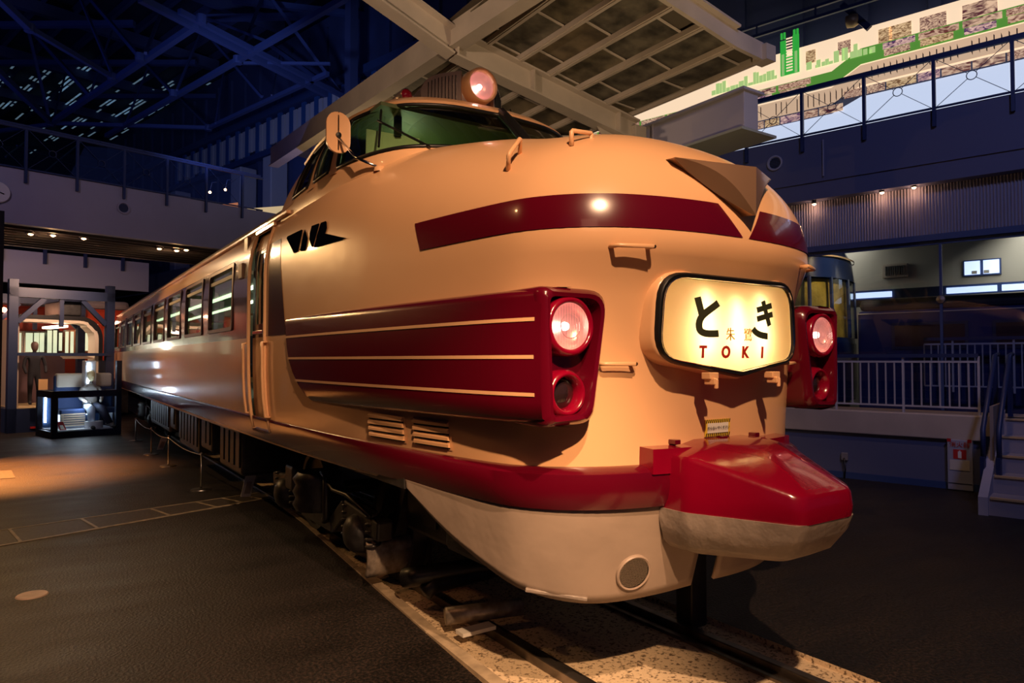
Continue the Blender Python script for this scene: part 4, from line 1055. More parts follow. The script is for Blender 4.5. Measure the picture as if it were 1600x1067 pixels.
# round vents and thin pole on the fascia
def vent(px, py, plane, label):
    if plane == 'b': a, z = pb(px, py, -.01); c_ = bl(a, -.005, z); ax = -BB
    else: b, z = pa(px, py, 16.29); c_ = bl(16.295, b, z); ax = -BA
    V_ = MB().lathe(c_, ax, [(.14, 0), (.14, .03), (.115, .035), (.10, .012)], 28).build('round_vent', M['wallgrey'], angle=40)
    tag(V_, label, 'vent'); MB().lathe(c_, ax, [(.0, .008), (.104, .008)], 28).build('vent_opening', M['black'], V_)
    for k_ in range(-3, 4):
        MB().bar(c_+ax*.016+(BA if plane == 'b' else BB)*-.09+Vector((0, 0, k_*.028)), c_+ax*.016+(BA if plane == 'b' else BB)*.09+Vector((0, 0, k_*.028)), .008).build('vent_slat', M['bluesteel'], V_)
vent(1211, 255, 'b', 'round black vent in the dark blue fascia right of the chrome emblem')
vent(193, 325, 'a', 'round black vent in the grey footbridge fascia at left')
a, z = pb(1286, 218, -.03); a2, z2 = pb(1287, 275, -.03)
tag(MB().bar(bl(a, -.03, z), bl(a, -.03, z2), .02).build('wall_rod', M['wallgrey']), 'thin vertical rod fixed on the dark blue fascia', 'rod')
# balcony railing
def railing(name, label, plane, lo, hi, pos, zt, group, inner=0):
    R_ = thing(name, label, 'railing')
    P = (lambda t, q, z: bl(t, q, z)) if plane == 'b' else (lambda t, q, z: bl(16.3+q, t, z))
    for t in pos:
        MB().bar(P(t, -.03, FT-.28), P(t, -.03, zt), .07, .05, up=(BA if plane == 'b' else BB)).build('rail_post', M['navyrail'], R_)
    MB().bar(P(lo, -.03, zt), P(hi, -.03, zt), .06, .05).build('top_rail', M['navyrail'], R_)
    MB().bar(P(lo, .10, zt+.09), P(hi, .10, zt+.09), .045, .04).build('hand_rail', M['navyrail'], R_)
    MB().bar(P(lo, -.03, FT+.02), P(hi, -.03, FT+.02), .03, .03).build('bottom_rail', M['navyrail'], R_)
    for i in range(len(pos)-1):
        t0, t1 = pos[i]+.04, pos[i+1]-.04; tm = (t0+t1)/2; zm = (FT+zt)/2
        g = MB(); g.add([P(t0, -.03, FT+.03), P(t1, -.03, FT+.03), P(t1, -.03, zt-.03), P(t0, -.03, zt-.03)], [(0, 1, 2, 3)]); g.build('glass_panel', M['clear'], R_)
        MB().tube([P(tm+.07*math.cos(a), -.05, zm+.07*math.sin(a)) for a in np.linspace(0, 2*math.pi, 21)], .007, 5).build('wire_ring', M['navyrail'], R_)
        for st_, zt_ in ((t0, FT+.03), (t1, FT+.03), (t0, zt-.03), (t1, zt-.03)):
            d_ = Vector((st_-tm, zt_-zm)).normalized()*.07; MB().bar(P(tm+d_.x, -.05, zm+d_.y), P(st_, -.05, zt_), .008).build('brace_wire', M['navyrail'], R_)
        MB().bar(P(tm, -.03, zt), P(tm, .1, zt+.09), .02).build('rail_bracket', M['navyrail'], R_)
    return R_
M['navyrail'] = mat('navy_rail', (.016, .03, .10), .45)
a0 = pb(1253, 170, -.03)[0]; a1 = pb(1350, 150, -.03)[0]; per = abs(a0-a1)
railing('balcony_railing', 'dark blue balcony railing with ringed cross wires above the right fascia', 'b', a1-per*6.5, a0+per*1.02, [a0+per*(1.0-k_) for k_ in range(0, 9)][::-1], 6.72, None)
b0 = pa(120, 270, 16.3)[0]; b1_ = pa(193, 290, 16.3)[0]; pr = abs(b1_-b0)
railing('bridge_railing', 'dark blue railing along the grey footbridge above the left exhibits', 'a', b0-pr*5, b0+pr*4.6, [b0+pr*(k_-4) for k_ in range(0, 9)], 6.78, None)

# lit timeline display behind the balcony
def emat(name, col, st): return mat(name, tuple(c*.5 for c in col), .6, emit=st, ecol=col)
D = thing('timeline_display', 'long backlit cream and green timeline wall of photographs behind the balcony', 'display board')
DB = 2.7
cream_e = emat('backlit_cream', (1, .74, .50), .95); cream2_e = emat('backlit_cream_low', (1, .66, .42), .62); green_e = emat('backlit_green', (.14, .42, .06), .55); green2 = emat('backlit_green_bright', (.04, .50, .06), .7); white_e = emat('backlit_white', (.72, .80, 1), .85)
def zat(px, py, b=DB): return pb(px, py, b)[1]
zT = zat(1400, 30); zG1 = zat(1400, 62); zG0 = zat(1400, 87); zC0 = zat(1400, 122); zS0 = zat(1400, 140)
aR, aJ0, aJ1, aL = -7.5, pb(1345, 42, DB)[0], pb(1300, 75, DB)[0], 13.0
dz = zT-zat(1240, 78)
bpoly(MB(), [(aR, DB, zC0), (aL, DB, zC0-.05), (aL, DB, zT-dz), (aJ1, DB, zT-dz), (aJ0, DB, zT), (aR, DB, zT)]).build('cream_panel', cream_e, D)
bpoly(MB(), [(aR, DB-.03, zG0), (aJ0, DB-.03, zG0), (aJ1, DB-.03, zG0-.3), (aL, DB-.03, zG0-.3), (aL, DB-.03, zG1-.32), (aJ1, DB-.03, zG1-.32), (aJ0, DB-.03, zG1), (aR, DB-.03, zG1)], .01).build('green_band', green_e, D)
bpoly(MB(), [(aR, DB-.06, zC0), (aJ0, DB-.06, zC0), (aJ1, DB-.06, zC0-.25), (aL, DB-.06, zC0-.25), (aL, DB-.06, zG0-.36), (aJ1, DB-.06, zG0-.36), (aJ0, DB-.06, zG0-.04), (aR, DB-.06, zG0-.04)], .01).build('text_panel', cream2_e, D)
bpoly(MB(), [(aR, DB-.05, FT), (aL, DB-.05, FT), (aL, DB-.05, zS0-.22), (aJ1, DB-.05, zS0-.22), (aJ0, DB-.05, zS0), (aR, DB-.05, zS0)], .01).build('white_panel', white_e, D)
def photomat(i):
    m = bpy.data.materials.new('photo_print'); m.use_nodes = True; nt = m.node_tree; b = nt.nodes['Principled BSDF']
    tc = nt.nodes.new('ShaderNodeTexCoord'); n = nt.nodes.new('ShaderNodeTexNoise'); n.inputs['Scale'].default_value = 5+i*1.3; n.inputs['Detail'].default_value = 5; n.inputs['Distortion'].default_value = 1.0+i*.3
    mp = nt.nodes.new('ShaderNodeMapping'); mp.inputs['Location'].default_value = (i*3.1, i*7, 0); mp.inputs['Scale'].default_value = (1, 1, 2.4)
    r = nt.nodes.new('ShaderNodeValToRGB'); e = r.color_ramp.elements; e[0].position = .38; e[1].position = .62
    e[0].color = [(.12, .03, .04, 1), (.18, .05, .04, 1), (.09, .03, .12, 1), (.22, .10, .04, 1)][i % 4]; e[1].color = [(1, .66, .42, 1), (.9, .58, .38, 1), (1, .62, .50, 1), (1, .68, .36, 1)][i % 4]
    nt.links.new(tc.outputs['Object'], mp.inputs['Vector']); nt.links.new(mp.outputs['Vector'], n.inputs['Vector']); nt.links.new(n.outputs['Fac'], r.inputs['Fac'])
    nt.links.new(r.outputs['Color'], b.inputs['Base Color']); nt.links.new(r.outputs['Color'], b.inputs['Emission Color']); b.inputs['Emission Strength'].default_value = .7
    return m
pms = [photomat(i) for i in range(6)]
def photo(a0, a1, z0, z1, k_, off=.05):
    bpoly(MB(), [(a0, DB-off, z0), (a1, DB-off, z0), (a1, DB-off, z1), (a0, DB-off, z1)], .012).build('photo_print', pms[k_ % 6], D)
hgt = (zG1-zG0)
a = aR; k_ = 0
while a < 12:
    w = .62+.14*random.random(); dd = 0 if a < aJ0-w else .31
    if not (aJ0-w < a < aJ1):
        photo(a+.03, a+w-.03, zG0+hgt*.52-dd, zG1-.03-dd, k_); photo(a+.12, a+w*.92, zG0+.03-dd, zG0+hgt*.48-dd, k_+2)
    a += w; k_ += 1
for px, w in ((1330, .5), (1425, .8), (1480, .9), (1560, 1.1), (1395, .5), (1275, .4)):
    a = pb(px, 60, DB)[0]; dd = 0 if a < aJ0-.3 else dz; photo(a, a+w*.5, zT-.42-dd*.9, zT-.14-dd*.95, int(px) % 6, .04)
a = aR; k_ = 0
while a < 12:       # lower strip of small dark photographs
    w = .34+.22*random.random(); dd = 0 if a < aJ0 else .23
    photo(a, a+w-.03, zS0-dd+.02, zS0+(zC0-zS0)*.75-dd, k_, .09); a += w; k_ += 1
ln = MB()
for i in range(170):    # fine text columns
    a = aR+.115*i; dd = 0 if a < aJ0 else .3
    if random.random() < .8: ln.add([bl(a, DB-.075, zG0-.10-dd-.25*random.random()*.3), bl(a+.02, DB-.075, zG0-.10-dd), bl(a+.02, DB-.075, zC0+.06-dd+.10*random.random()), bl(a, DB-.075, zC0+.06-dd)], [(0, 1, 2, 3)])
lo = ln.build('text_column', mat('print_brown', (.32, .20, .12), .7), D, fixn=False); lo['kind'] = 'stuff'
# green twin-tower skyline standing on the panel
aw0, aw1 = pb(1251, 90, DB)[0], pb(1222, 90, DB)[0]; zt1 = zat(1232, 62); zb_ = zat(1236, 118); w_ = (aw1-aw0)
sk = thing('skyline_cutout', 'green cutout of a twin-towered high-rise standing on the backlit display', 'cutout')
bpoly(MB(), [(aw0, DB-.08, zb_), (aw1, DB-.08, zb_), (aw1, DB-.08, zt1-.04), (aw0+w_*.7, DB-.08, zt1-.04), (aw0+w_*.66, DB-.08, zt1-.42), (aw0+w_*.36, DB-.08, zt1-.42), (aw0+w_*.32, DB-.08, zt1+.02), (aw0, DB-.08, zt1+.02)], .03).build('tower_block', green2, sk)
for x0, x1 in ((.02, .12), (.18, .30), (.72, .82), (.88, .98)):
    bpoly(MB(), [(aw0+w_*x0, DB-.08, zt1), (aw0+w_*x1, DB-.08, zt1), (aw0+w_*x1, DB-.08, zt1+.14), (aw0+w_*x0, DB-.08, zt1+.14)], .03).build('tower_pinnacle', green2, sk)
for i in range(12):
    bpoly(MB(), [(aw0+w_*.33, DB-.12, zb_+.06+i*.065), (aw0+w_*.67, DB-.12, zb_+.06+i*.065), (aw0+w_*.67, DB-.12, zb_+.09+i*.065), (aw0+w_*.33, DB-.12, zb_+.09+i*.065)], .004).build('window_row', cream_e, sk)
for x in (.08, .78):
    bpoly(MB(), [(aw0+w_*x, DB-.12, zb_), (aw0+w_*(x+.14), DB-.12, zb_), (aw0+w_*(x+.14), DB-.12, zt1-.35), (aw0+w_*x, DB-.12, zt1-.35)], .004).build('window_row', emat('pale_green', (.42, .75, .25), .6), sk)
x = aw1+.1
while x < aw1+1.6:
    w = .05+.07*random.random(); h_ = .06+.22*random.random()
    bpoly(MB(), [(x, DB-.05, zb_), (x+w, DB-.05, zb_), (x+w, DB-.05, zb_+h_), (x, DB-.05, zb_+h_)], .01).build('skyline_block', emat('pale_green2', (.50, .72, .26), .75), sk); x += w*1.1
x = aw0-.25
while x > aw0-1.5:
    w = .05+.07*random.random(); h_ = .06+.22*random.random()
    bpoly(MB(), [(x, DB-.05, zb_), (x+w, DB-.05, zb_), (x+w, DB-.05, zb_+h_), (x, DB-.05, zb_+h_)], .01).build('skyline_block', emat('pale_green2', (.50, .72, .26), .75), sk); x -= w*1.1
# upper right wall, ribbed, dark blue with a clerestory band
upw = MB(); i = -8
wallb = mat('upper_wall_blue', (.035, .055, .14), .7, noise=(.6, .8, 1.15))
struct(bb_('wall_right', -14, 48, 3.4, 3.6, FT, 16, wallb))
ribs = thing('wall_ribs', 'dark blue upright ribs on the high right wall', 'wall ribs')
k_ = -12
while k_ < 46:
    bb_('rib', k_, k_+.22, 3.28, 3.4, FT+1.2, 15.5, wallb, ribs); k_ += 1.35
CL = thing('clerestory', 'row of pale panels between blue strips high on the far right wall', 'clerestory')
for k_ in range(20):
    a = 18+.95*k_; 
    for q in ((0, .26), (.38, .62)):
        bb_('pale_panel', a+q[0], a+q[1], 3.1, 3.2, 11.35+.12*(k_ % 2), 12.55, mat('clerestory_panel', (.42, .42, .46), .6), CL)
    bb_('blue_strip', a+.66, a+.92, 3.08, 3.2, 11.3, 12.7, mat('clerestory_blue', (.03, .09, .26), .5), CL)
bb_('sill_beam', 5, 46, 3.0, 3.3, 11.0, 11.25, M['bluesteel'], CL); bb_('head_beam', 5, 46, 2.9, 3.3, 12.7, 13.0, M['bluesteel'], CL)
for px, w in ((392, .9), (440, .7), (290, .6)):
    a, z = pb(px, 260, 2.9); Cn = bb_('duct_column', a, a+w, 2.4, 3.2, FT, 10.6, mat('duct_white', (.34, .34, .38), .5), None, .05); tag(Cn, {392: 'tall pale duct column on the far wall above the bridge, nearest the cab', 440: 'pale duct column half hidden behind the train cab', 290: 'most distant pale duct column on the far wall'}[px], 'duct', 'duct columns on the far wall')
# steel arm and cable tray above display
tray = thing('cable_tray', 'dark cable tray running under the roof above the display', 'cable tray')
a, z = pb(1060, 78, 1.6); a2, z2 = pb(1330, 10, 1.6)
for dz_ in (0, .22): MB().bar(bl(a, 1.6, z2+dz_), bl(-6, 1.6, z2+dz_), .06).build('tray_rail', M['navyrail'], tray)
for i in range(16): MB().bar(bl(-5+i*1.2, 1.6, z2), bl(-5+i*1.2, 1.6, z2+.22), .03).build('tray_tie', M['navyrail'], tray)
a, z = pb(1345, 25, 2.3)
L_ = thing('wall_bracket_lamp', 'dark bracket arm with round lamp housing above the jagged display top', 'lamp')
MB().bar(bl(a+.35, 2.3, z+.35), bl(a-.15, 2.3, z-.30), .08, .12).build('arm', M['navyrail'], L_)
a, z = pb(1333, 32, 2.3); MB().lathe(bl(a, 2.3, z), BA, [(0, -.12), (.10, -.10), (.14, 0), (.12, .12), (0, .14)], 18).build('lamp_housing', mat('lamp_brass', (.35, .25, .14), .45, metal=.6), L_, True)

# ---- lower right: back wall, lit window strip, glass, blue carriage
struct(bb_('wall_right', -14, 16, 5.2, 5.4, 0, FB, M['wallcream']))
aa, zz = pb(1398, 432, 5.1)
vg = thing('wall_grille', 'dark louvred grille in the cream wall under the mezzanine', 'grille'); a0, z0 = pb(1418, 432, 5.15); a1, z1 = pb(1379, 414, 5.15)
bb_('grille_frame', a0, a1, 5.12, 5.2, z0, z1, M['beige'], vg)
n = 9
for i in range(n): bb_('louvre', a0+.05+(a1-a0-.1)*i/n, a0+.05+(a1-a0-.1)*(i+.6)/n, 5.09, 5.13, z0+.05, z1-.05, mat('louvre_dark', (.06, .06, .06), .6), vg)
wlit = mat('window_daylight', (.7, .8, .95), .5, emit=1.3, ecol=(.62, .74, 1))
a0, z0 = pb(1564, 428, 5.1); a1, z1 = pb(1504, 407, 5.1); am = (a0+a1)/2
wd = bb_('window_1', a0, a1, 5.14, 5.2, z0, z1, M['bluesteel']); struct(wd)
for x0, x1 in ((a0+.03, am-.03), (am+.03, a1-.03)): bb_('pane', x0, x1, 5.11, 5.15, z0+.03, z1-.03, wlit, wd)
for x in (.3, .62): bb_('roof_unit', a0+(a1-a0)*x, a0+(a1-a0)*(x+.14), 5.08, 5.11, z0+.04, z0+(z1-z0)*.3, M['wallcream'], wd)
zb0 = pb(1450, 474, 4.2)[1]; zb1 = pb(1450, 463, 4.2)[1]; zw1 = pb(1450, 449, 4.2)[1]
struct(bb_('trim_3', -14, 14, 4.2, 4.4, zb0, zb1, M['wallcream']))
sw_ = bb_('window_2', -14, 14, 4.28, 4.36, zb1, zw1+.02, M['bluesteel']); struct(sw_)
x = -6; k_ = 0
while x < 12:
    if not (pb(1540, 450, 4.2)[0] < x < pb(1470, 450, 4.2)[0]): bb_('pane', x+.04, x+.92, 4.24, 4.29, zb1+.04, zw1-.03, wlit, sw_)
    x += .96; k_ += 1
# glass wall under the ribbed fascia
gw = bb_('window_3', -14, 14.5, .27, .33, CB_-.16, CB_-.10, M['bluesteel']); struct(gw)
am_ = pb(1470, 420, .3)[0]
for i in range(-3, 5):
    x = am_+i*3.1; bb_('mullion', x-.02, x+.02, .27, .31, .9, CB_-.12, M['bluesteel'], gw)
    MB().add([bl(x+.02, .29, .9), bl(x+3.08, .29, .9), bl(x+3.08, .29, CB_-.12), bl(x+.02, .29, CB_-.12)], [(0, 1, 2, 3)]).build('glass_pane', glassmat('big_glass', (.80, .86, .95), .10), gw)
    MB().lathe(bl(x, .26, pb(1470, 468, .3)[1]), -BB, [(0, .03), (.06, .02), (.07, 0)], 12).build('glass_clamp', M['steel'], gw)
# blue carriage behind
BT = thing('blue_carriage', 'long dark blue carriage with dim windows standing beyond the white fence', 'train')
zt_ = pb(1450, 482, 1.6)[1]; zw1 = pb(1450, 503, 1.6)[1]; zw0 = pb(1450, 545, 1.6)[1]
bb_('car_body', -9, 2.7, 1.6, 3.9, .9, zt_, M['navy'], BT, .06)
bb_('car_roof', -9, 2.7, 1.7, 3.8, zt_, zt_+.22, mat('car_roof_dark', (.03, .035, .05), .5), BT, .09)
bb_('waist_stripe', -9, 2.7, 1.585, 1.6, zw1+.18, zw1+.20, mat('stripe_cream', (.5, .45, .36), .4), BT)
bb_('running_gear', -9, 2.7, 1.8, 3.7, .1, .9, M['under'], BT)
for i in range(7):
    x = -8.4+i*1.55; w_ = bb_('window_frame', x, x+1.2, 1.575, 1.6, zw0, zw1, mat('frame_dark', (.02, .03, .07), .4), BT); bb_('pane', x+.05, x+1.15, 1.565, 1.578, zw0+.05, zw1-.05, mat('dim_pane', (.05, .025, .03), .08, coat=1), w_)
# blue locomotive nose (round end, curtained windows)
def locomotive():
    L_ = thing('blue_locomotive', 'rounded dark blue locomotive with yellow-curtained end windows behind the train nose', 'locomotive')
    c_ = Vector((12.95, 8.75, 0)); u = (BB*.98-BA*.0).normalized(); v = BA
    def lp(z, w, d, n=2.6, k=48):
        out = []
        for i in range(k+1):
            t = math.pi*i/k; x = w*math.copysign(abs(math.cos(t))**(2/n), math.cos(t)); y = -d*abs(math.sin(t))**(2/n); out.append(c_+u*x+v*y+Vector((0, 0, z*1.13)))
        return [out[0]+v*9]+out+[out[-1]+v*9]
    W_, D_ = 1.42, 1.15
    def ring(zs, m, name):
        return MB().loops([lp(z, w, d) for z, w, d in zs], close=False).build(name, m, L_, True)
    ring([(.95, W_, D_), (1.2, W_+.02, D_+.02), (1.95, W_+.02, D_+.02)], M['navy'], 'lower_body')
    ring([(1.62, W_+.035, D_+.035), (1.74, W_+.035, D_+.035)], mat('loco_beige', (.50, .38, .24), .4), 'waist_band')
    ring([(1.95, W_, D_), (2.05, W_-.01, D_-.01)], M['navy'], 'window_sill')
    cur = mat('curtain_yellow', (.60, .42, .08), .7, bump=(16, .8, .03), noise=(3, .6, 1.2))
    ring([(2.05, W_-.10, D_-.10), (3.05, W_-.12, D_-.12)], cur, 'curtains')
    ring([(2.05, W_, D_), (3.08, W_-.02, D_-.03)], glassmat('loco_glass', (.85, .88, .8), .10), 'end_window')
    for k_ in (3, 10, 17, 24, 31, 38, 45):
        a_ = lp(2.05, W_+.01, D_+.01)[k_+1]; b_ = lp(3.08, W_-.01, D_-.02)[k_+1]; MB().bar(a_, b_, .05).build('window_post', M['chrome'] if False else M['navy'], L_)
    ring([(3.06, W_, D_), (3.35, W_-.03, D_-.04), (3.42, W_-.03, D_-.05)], M['navy'], 'eave')
    ring([(3.42, W_+.0, D_), (3.45, W_+.0, D_)], mat('loco_beige', (.50, .38, .24), .4), 'gutter_line')
    ring([(3.45, W_-.05, D_-.06), (3.65, W_-.14, D_-.18), (3.82, W_-.32, D_-.4), (3.93, W_-.62, D_-.7), (3.97, W_-1.0, D_-1.0)], M['navy'], 'roof_dome')

    fr = MB(); fr.add([lp(.1, W_-.15, D_-.1)[i] for i in range(51)]+[lp(.95, W_-.15, D_-.1)[i] for i in range(51)], [(i, i+1, 52+i, 51+i) for i in range(50)]); fr.build('running_gear', M['under'], L_)
locomotive()
# ---- platform with white fence, steps
pbq = (gp(1420, 757)-BO).dot(BB); PZ = pb(1420, 645, pbq)[1]; pl0 = pb(1536, 700, pbq)[0]
zlip = pb(1420, 682, pbq)[1]
struct(bb_('wall_platform', pl0, 9, pbq, pbq+.2, 0, PZ-.02, M['wallblue']))
struct(bb_('floor_platform', pl0-3.5, 9, pbq+.2, .2, PZ-.3, PZ-.02, mat('platform_top', (.40, .32, .24), .6)))
struct(bb_('trim_4', pl0, 9, pbq-.06, pbq+.25, zlip, PZ, M['beige'], None, .015))
struct(bb_('baseboard_right', pl0, 9, pbq-.02, pbq, 0, .10, M['bluesteel']))
whitep = mat('fence_white', (.46, .44, .46), .45)
def fence(name, label, b, a0, a1, z0, z1, n, thick_every=0):
    f = thing(name, label, 'fence', bl(a0, b, z0)); f0 = f.location.copy()
    def B_(p): return p-f0
    MB().bar(B_(bl(a0, b, z1)), B_(bl(a1, b, z1)), .03, .03).build('upper_rail', whitep, f)
    MB().bar(B_(bl(a0, b, z0+.10)), B_(bl(a1, b, z0+.10)), .03, .025).build('lower_rail', whitep, f)
    MB().bar(B_(bl(a0, b-.02, z1+.09)), B_(bl(a1, b-.02, z1+.09)), .055, .055).build('hand_rail', M['navyrail'], f)
    me = None
    for i in range(n+1):
        a = a0+(a1-a0)*i/n; big = i % 8 == 0
        if big: MB().bar(B_(bl(a, b, z0)), B_(bl(a, b, z1+.08)), .045, .03, up=BA).build('fence_post', whitep, f)
        else:
            if me is None:
                o = MB().bar((0, 0, z0-z0+.10), (0, 0, z1-z0), .018, .018, up=(0, 1, 0)).build('baluster', whitep, f); me = o.data
            else:
                o = bpy.data.objects.new('baluster', me); COL.objects.link(o); o.parent = f
            o.location = B_(bl(a, b, z0))
    return f
zr_ = pb(1420, 565, pbq+.1)[1]
fence('white_fence', 'white baluster fence with blue handrail along the near platform edge', pbq+.12, pl0+.05, 8.2, PZ, zr_, 64)
fence('white_fence', 'second white fence further back before the dark blue carriage', 1.15, -3.2, 1.5, PZ+.25, pb(1450, 538, 1.15)[1], 44)
# steps
stp = thing('steps', 'grey steps with yellow-edged treads climbing to the platform', 'stairs')
g0 = gp(1545, 805); bs = (g0-BO).dot(BB); as1 = (g0-BO).dot(BA)
NST = 5; bs_step = (pbq+.35-bs)/NST
for i in range(NST):
    b0_ = bs+bs_step*i; z1 = (PZ-.02)*(i+1)/NST
    bb_('step', as1-3.0, as1, b0_, pbq+.4, z1-(PZ-.02)/NST+.001, z1, mat('step_grey', (.30, .27, .30), .6), stp)
    bb_('nosing', as1-3.0, as1-.02, b0_-.02, b0_+.04, z1-.015, z1+.008, mat('nosing_yellow', (.60, .40, .18), .5), stp)
# sloped stringer and handrails
P = [(bs-.05, 0), (bs-.05, .22), (pbq+.1, PZ+.10), (pbq+.1, 0)]
MB().prism([bl(as1+.0, b, z) for b, z in P], BA*.10).build('stringer', M['wallgrey'], stp)
hr = thing('stair_handrail', 'dark blue sloping handrails on the left of the platform steps', 'handrail')
for off in (.12, -.16):
    MB().tube([bl(as1+off*.6+.04, bs+.55, .62), bl(as1+off*.6+.04, bs+.55, .98), bl(as1+off*.6+.04, pbq+.15, PZ+.86), bl(as1+off*.6+.04, pbq+.5, PZ+.88)], .032, 8).build('hand_rail', M['navyrail'], hr, True)
    MB().bar(bl(as1+off*.6+.04, pbq+.15, PZ), bl(as1+off*.6+.04, pbq+.15, PZ+.84), .05).build('rail_post', M['navyrail'], hr)
    MB().bar(bl(as1+off*.6+.04, bs+.5, .1), bl(as1+off*.6+.04, bs+.5, .64), .05).build('rail_post', M['navyrail'], hr)
bb_('infill_panel', as1+.01, as1+.05, bs+.65, pbq+.1, .3, PZ+.2, mat('infill', (.30, .24, .20), .5), hr)
rp = thing('ramp_parapet', 'pale ramp parapet with blue rail at the right edge beyond the steps', 'parapet')
P = [(as1-.9, PZ), (as1-.9, PZ+.62), (as1-4, PZ+1.0), (as1-4, PZ)]
MB().prism([bl(a, 0.0, z) for a, z in P], BB*.08).build('parapet_panel', M['beige'], rp)
MB().tube([bl(as1-.9, -.04, PZ+.78), bl(as1-4, -.04, PZ+1.18)], .03, 8).build('hand_rail', M['navyrail'], rp, True)
tag(bb_('tactile_mat', as1-3, as1-.9, pbq+.5, pbq+.8, PZ-.018, PZ, M['yellow']), 'yellow tactile strip at the head of the steps', 'mat')
# extinguisher panel and socket
ex = thing('extinguisher_panel', 'pale fire extinguisher cabinet with red lettering on the platform wall', 'cabinet')
a0, z0 = pb(1521, 767, pbq-.08); a1, z1 = pb(1480, 686, pbq-.08); z0 = .01
bb_('cabinet_body', a0, a1, pbq-.10, pbq-.001, z0, z1, mat('cabinet_grey', (.36, .36, .42), .5), ex, .008)
ac = (a0+a1)/2; red = mat('sign_red', (.50, .02, .02), .5)
w = (a1-a0)
bb_('red_panel', ac-w*.26, ac+w*.26, pbq-.105, pbq-.1, z0+(z1-z0)*.62, z0+(z1-z0)*.81, red, ex)
bb_('white_symbol', ac-w*.07, ac+w*.07, pbq-.108, pbq-.105, z0+(z1-z0)*.64, z0+(z1-z0)*.77, M['white'], ex)
bb_('symbol_neck', ac-w*.03, ac+w*.03, pbq-.108, pbq-.105, z0+(z1-z0)*.77, z0+(z1-z0)*.79, M['white'], ex)
bb_('notice', ac-w*.38, ac+w*.40, pbq-.108, pbq-.1, z0+(z1-z0)*.40, z0+(z1-z0)*.60, mat('notice_paper', (.62, .56, .46), .7), ex)
bb_('foot_gap', a0+.01, a1-.01, pbq-.103, pbq-.1, z0+.09, z0+.10, M['black'], ex)
text('panel_text', '消火器', bl(ac, pbq-.107, z0+(z1-z0)*.90), -BA, (0, 0, 1), w*.27, red, ex, depth=.001)
for q in (a0+.04, a1-.02): bb_('red_tab', q-.03, q+.02, pbq-.104, pbq-.1, z1-.03, z1+.015, red, ex)
a, z = pb(1320, 713, pbq-.02)
so = thing('wall_socket', 'small wall socket with hanging cable on the blue platform wall', 'socket')
bb_('socket_box', a-.05, a+.05, pbq-.05, pbq, z-.06, z+.06, mat('socket_grey', (.22, .20, .20), .5), so, .01)
MB().tube([bl(a, pbq-.06, z-.02), bl(a-.02, pbq-.07, z-.2), bl(a+.01, pbq-.04, z-.42)], .012, 6).build('cable', M['black'], so, True)

# ================================================================ CANOPY
CN = thing('platform_canopy', 'large beige steel station canopy with sheeted underside above the train', 'canopy')
def chh(x): return 1.875+3.90-.172*(x-8.0)     # height of beam soffit line at world x
def sheetz(x): return chh(min(x, 7.35))+.10+(0 if x < 7.35 else (7.35-x)*.06)
def edge_x(y): return 4.60+(8.26-y)*.060
YC0, YC1 = 5.72, 15.6
xs_c = [4.55, 5.10, 5.65, 6.20, 6.75, 7.33, 7.92]
pm = [mat('canopy_sheet', (.13, .105, .065), .7), mat('canopy_sheet_b', (.16, .12, .07), .7, noise=(2.5, .4, 1.4)), mat('canopy_sheet_c', (.10, .085, .06), .7, noise=(4, .35, 1.6))]
rowsY = list(np.arange(YC0+.04, 14.2, 1.02)); mesh_cache = {}
for i in range(len(xs_c)-1):
    for j, y in enumerate(rowsY):
        key = (i, random.randrange(3)); x0, x1 = xs_c[i]+.03, xs_c[i+1]-.03
        if key not in mesh_cache:
            o = MB().add([(x0, .03, sheetz(x0)), (x1, .03, sheetz(x1)), (x1, .99, sheetz(x1)), (x0, .99, sheetz(x0)), (x0, .03, sheetz(x0)+.02), (x1, .03, sheetz(x1)+.02), (x1, .99, sheetz(x1)+.02), (x0, .99, sheetz(x0)+.02)], [(3,2,1,0),(4,5,6,7),(0,1,5,4),(1,2,6,5),(2,3,7,6),(3,0,4,7)]).build('ceiling_panel', pm[key[1]], CN); mesh_cache[key] = o.data
        else:
            o = bpy.data.objects.new('ceiling_panel', mesh_cache[key]); COL.objects.link(o); o.parent = CN
        o.location = (0, y+(.3 if i % 2 else 0), 0)
MB().add([(4.5, YC0, sheetz(4.5)+.05), (7.33, YC0, sheetz(7.33)+.05), (7.95, YC0, sheetz(7.95)+.05), (7.95, YC1, sheetz(7.95)+.05), (7.33, YC1, sheetz(7.33)+.05), (4.5, YC1, sheetz(4.5)+.05)], [(0, 1, 4, 5), (1, 2, 3, 4)]).build('roof_deck', mat('canopy_back', (.10, .08, .055), .8), CN)
for i in range(1, 6):
    x = xs_c[i]; MB().bar((x, YC0, sheetz(x)-.03), (x, YC1, sheetz(x)-.03), .09, .07).build('purlin', M['beige'], CN)
    MB().bar((x, YC0, sheetz(x)-.07), (x, YC1, sheetz(x)-.07), .05, .02).build('purlin_lip', M['beige'], CN)
jm = None
for j, y in enumerate(rowsY):
    for i in range(6):
        x0, x1 = xs_c[i]+.05, xs_c[i+1]-.05; yy_ = y+(.3 if i % 2 else 0)+.01
        MB().bar((x0, yy_, sheetz(x0)-.005), (x1, yy_, sheetz(x1)-.005), .025, .02).build('joint_strip', M['beige'], CN)
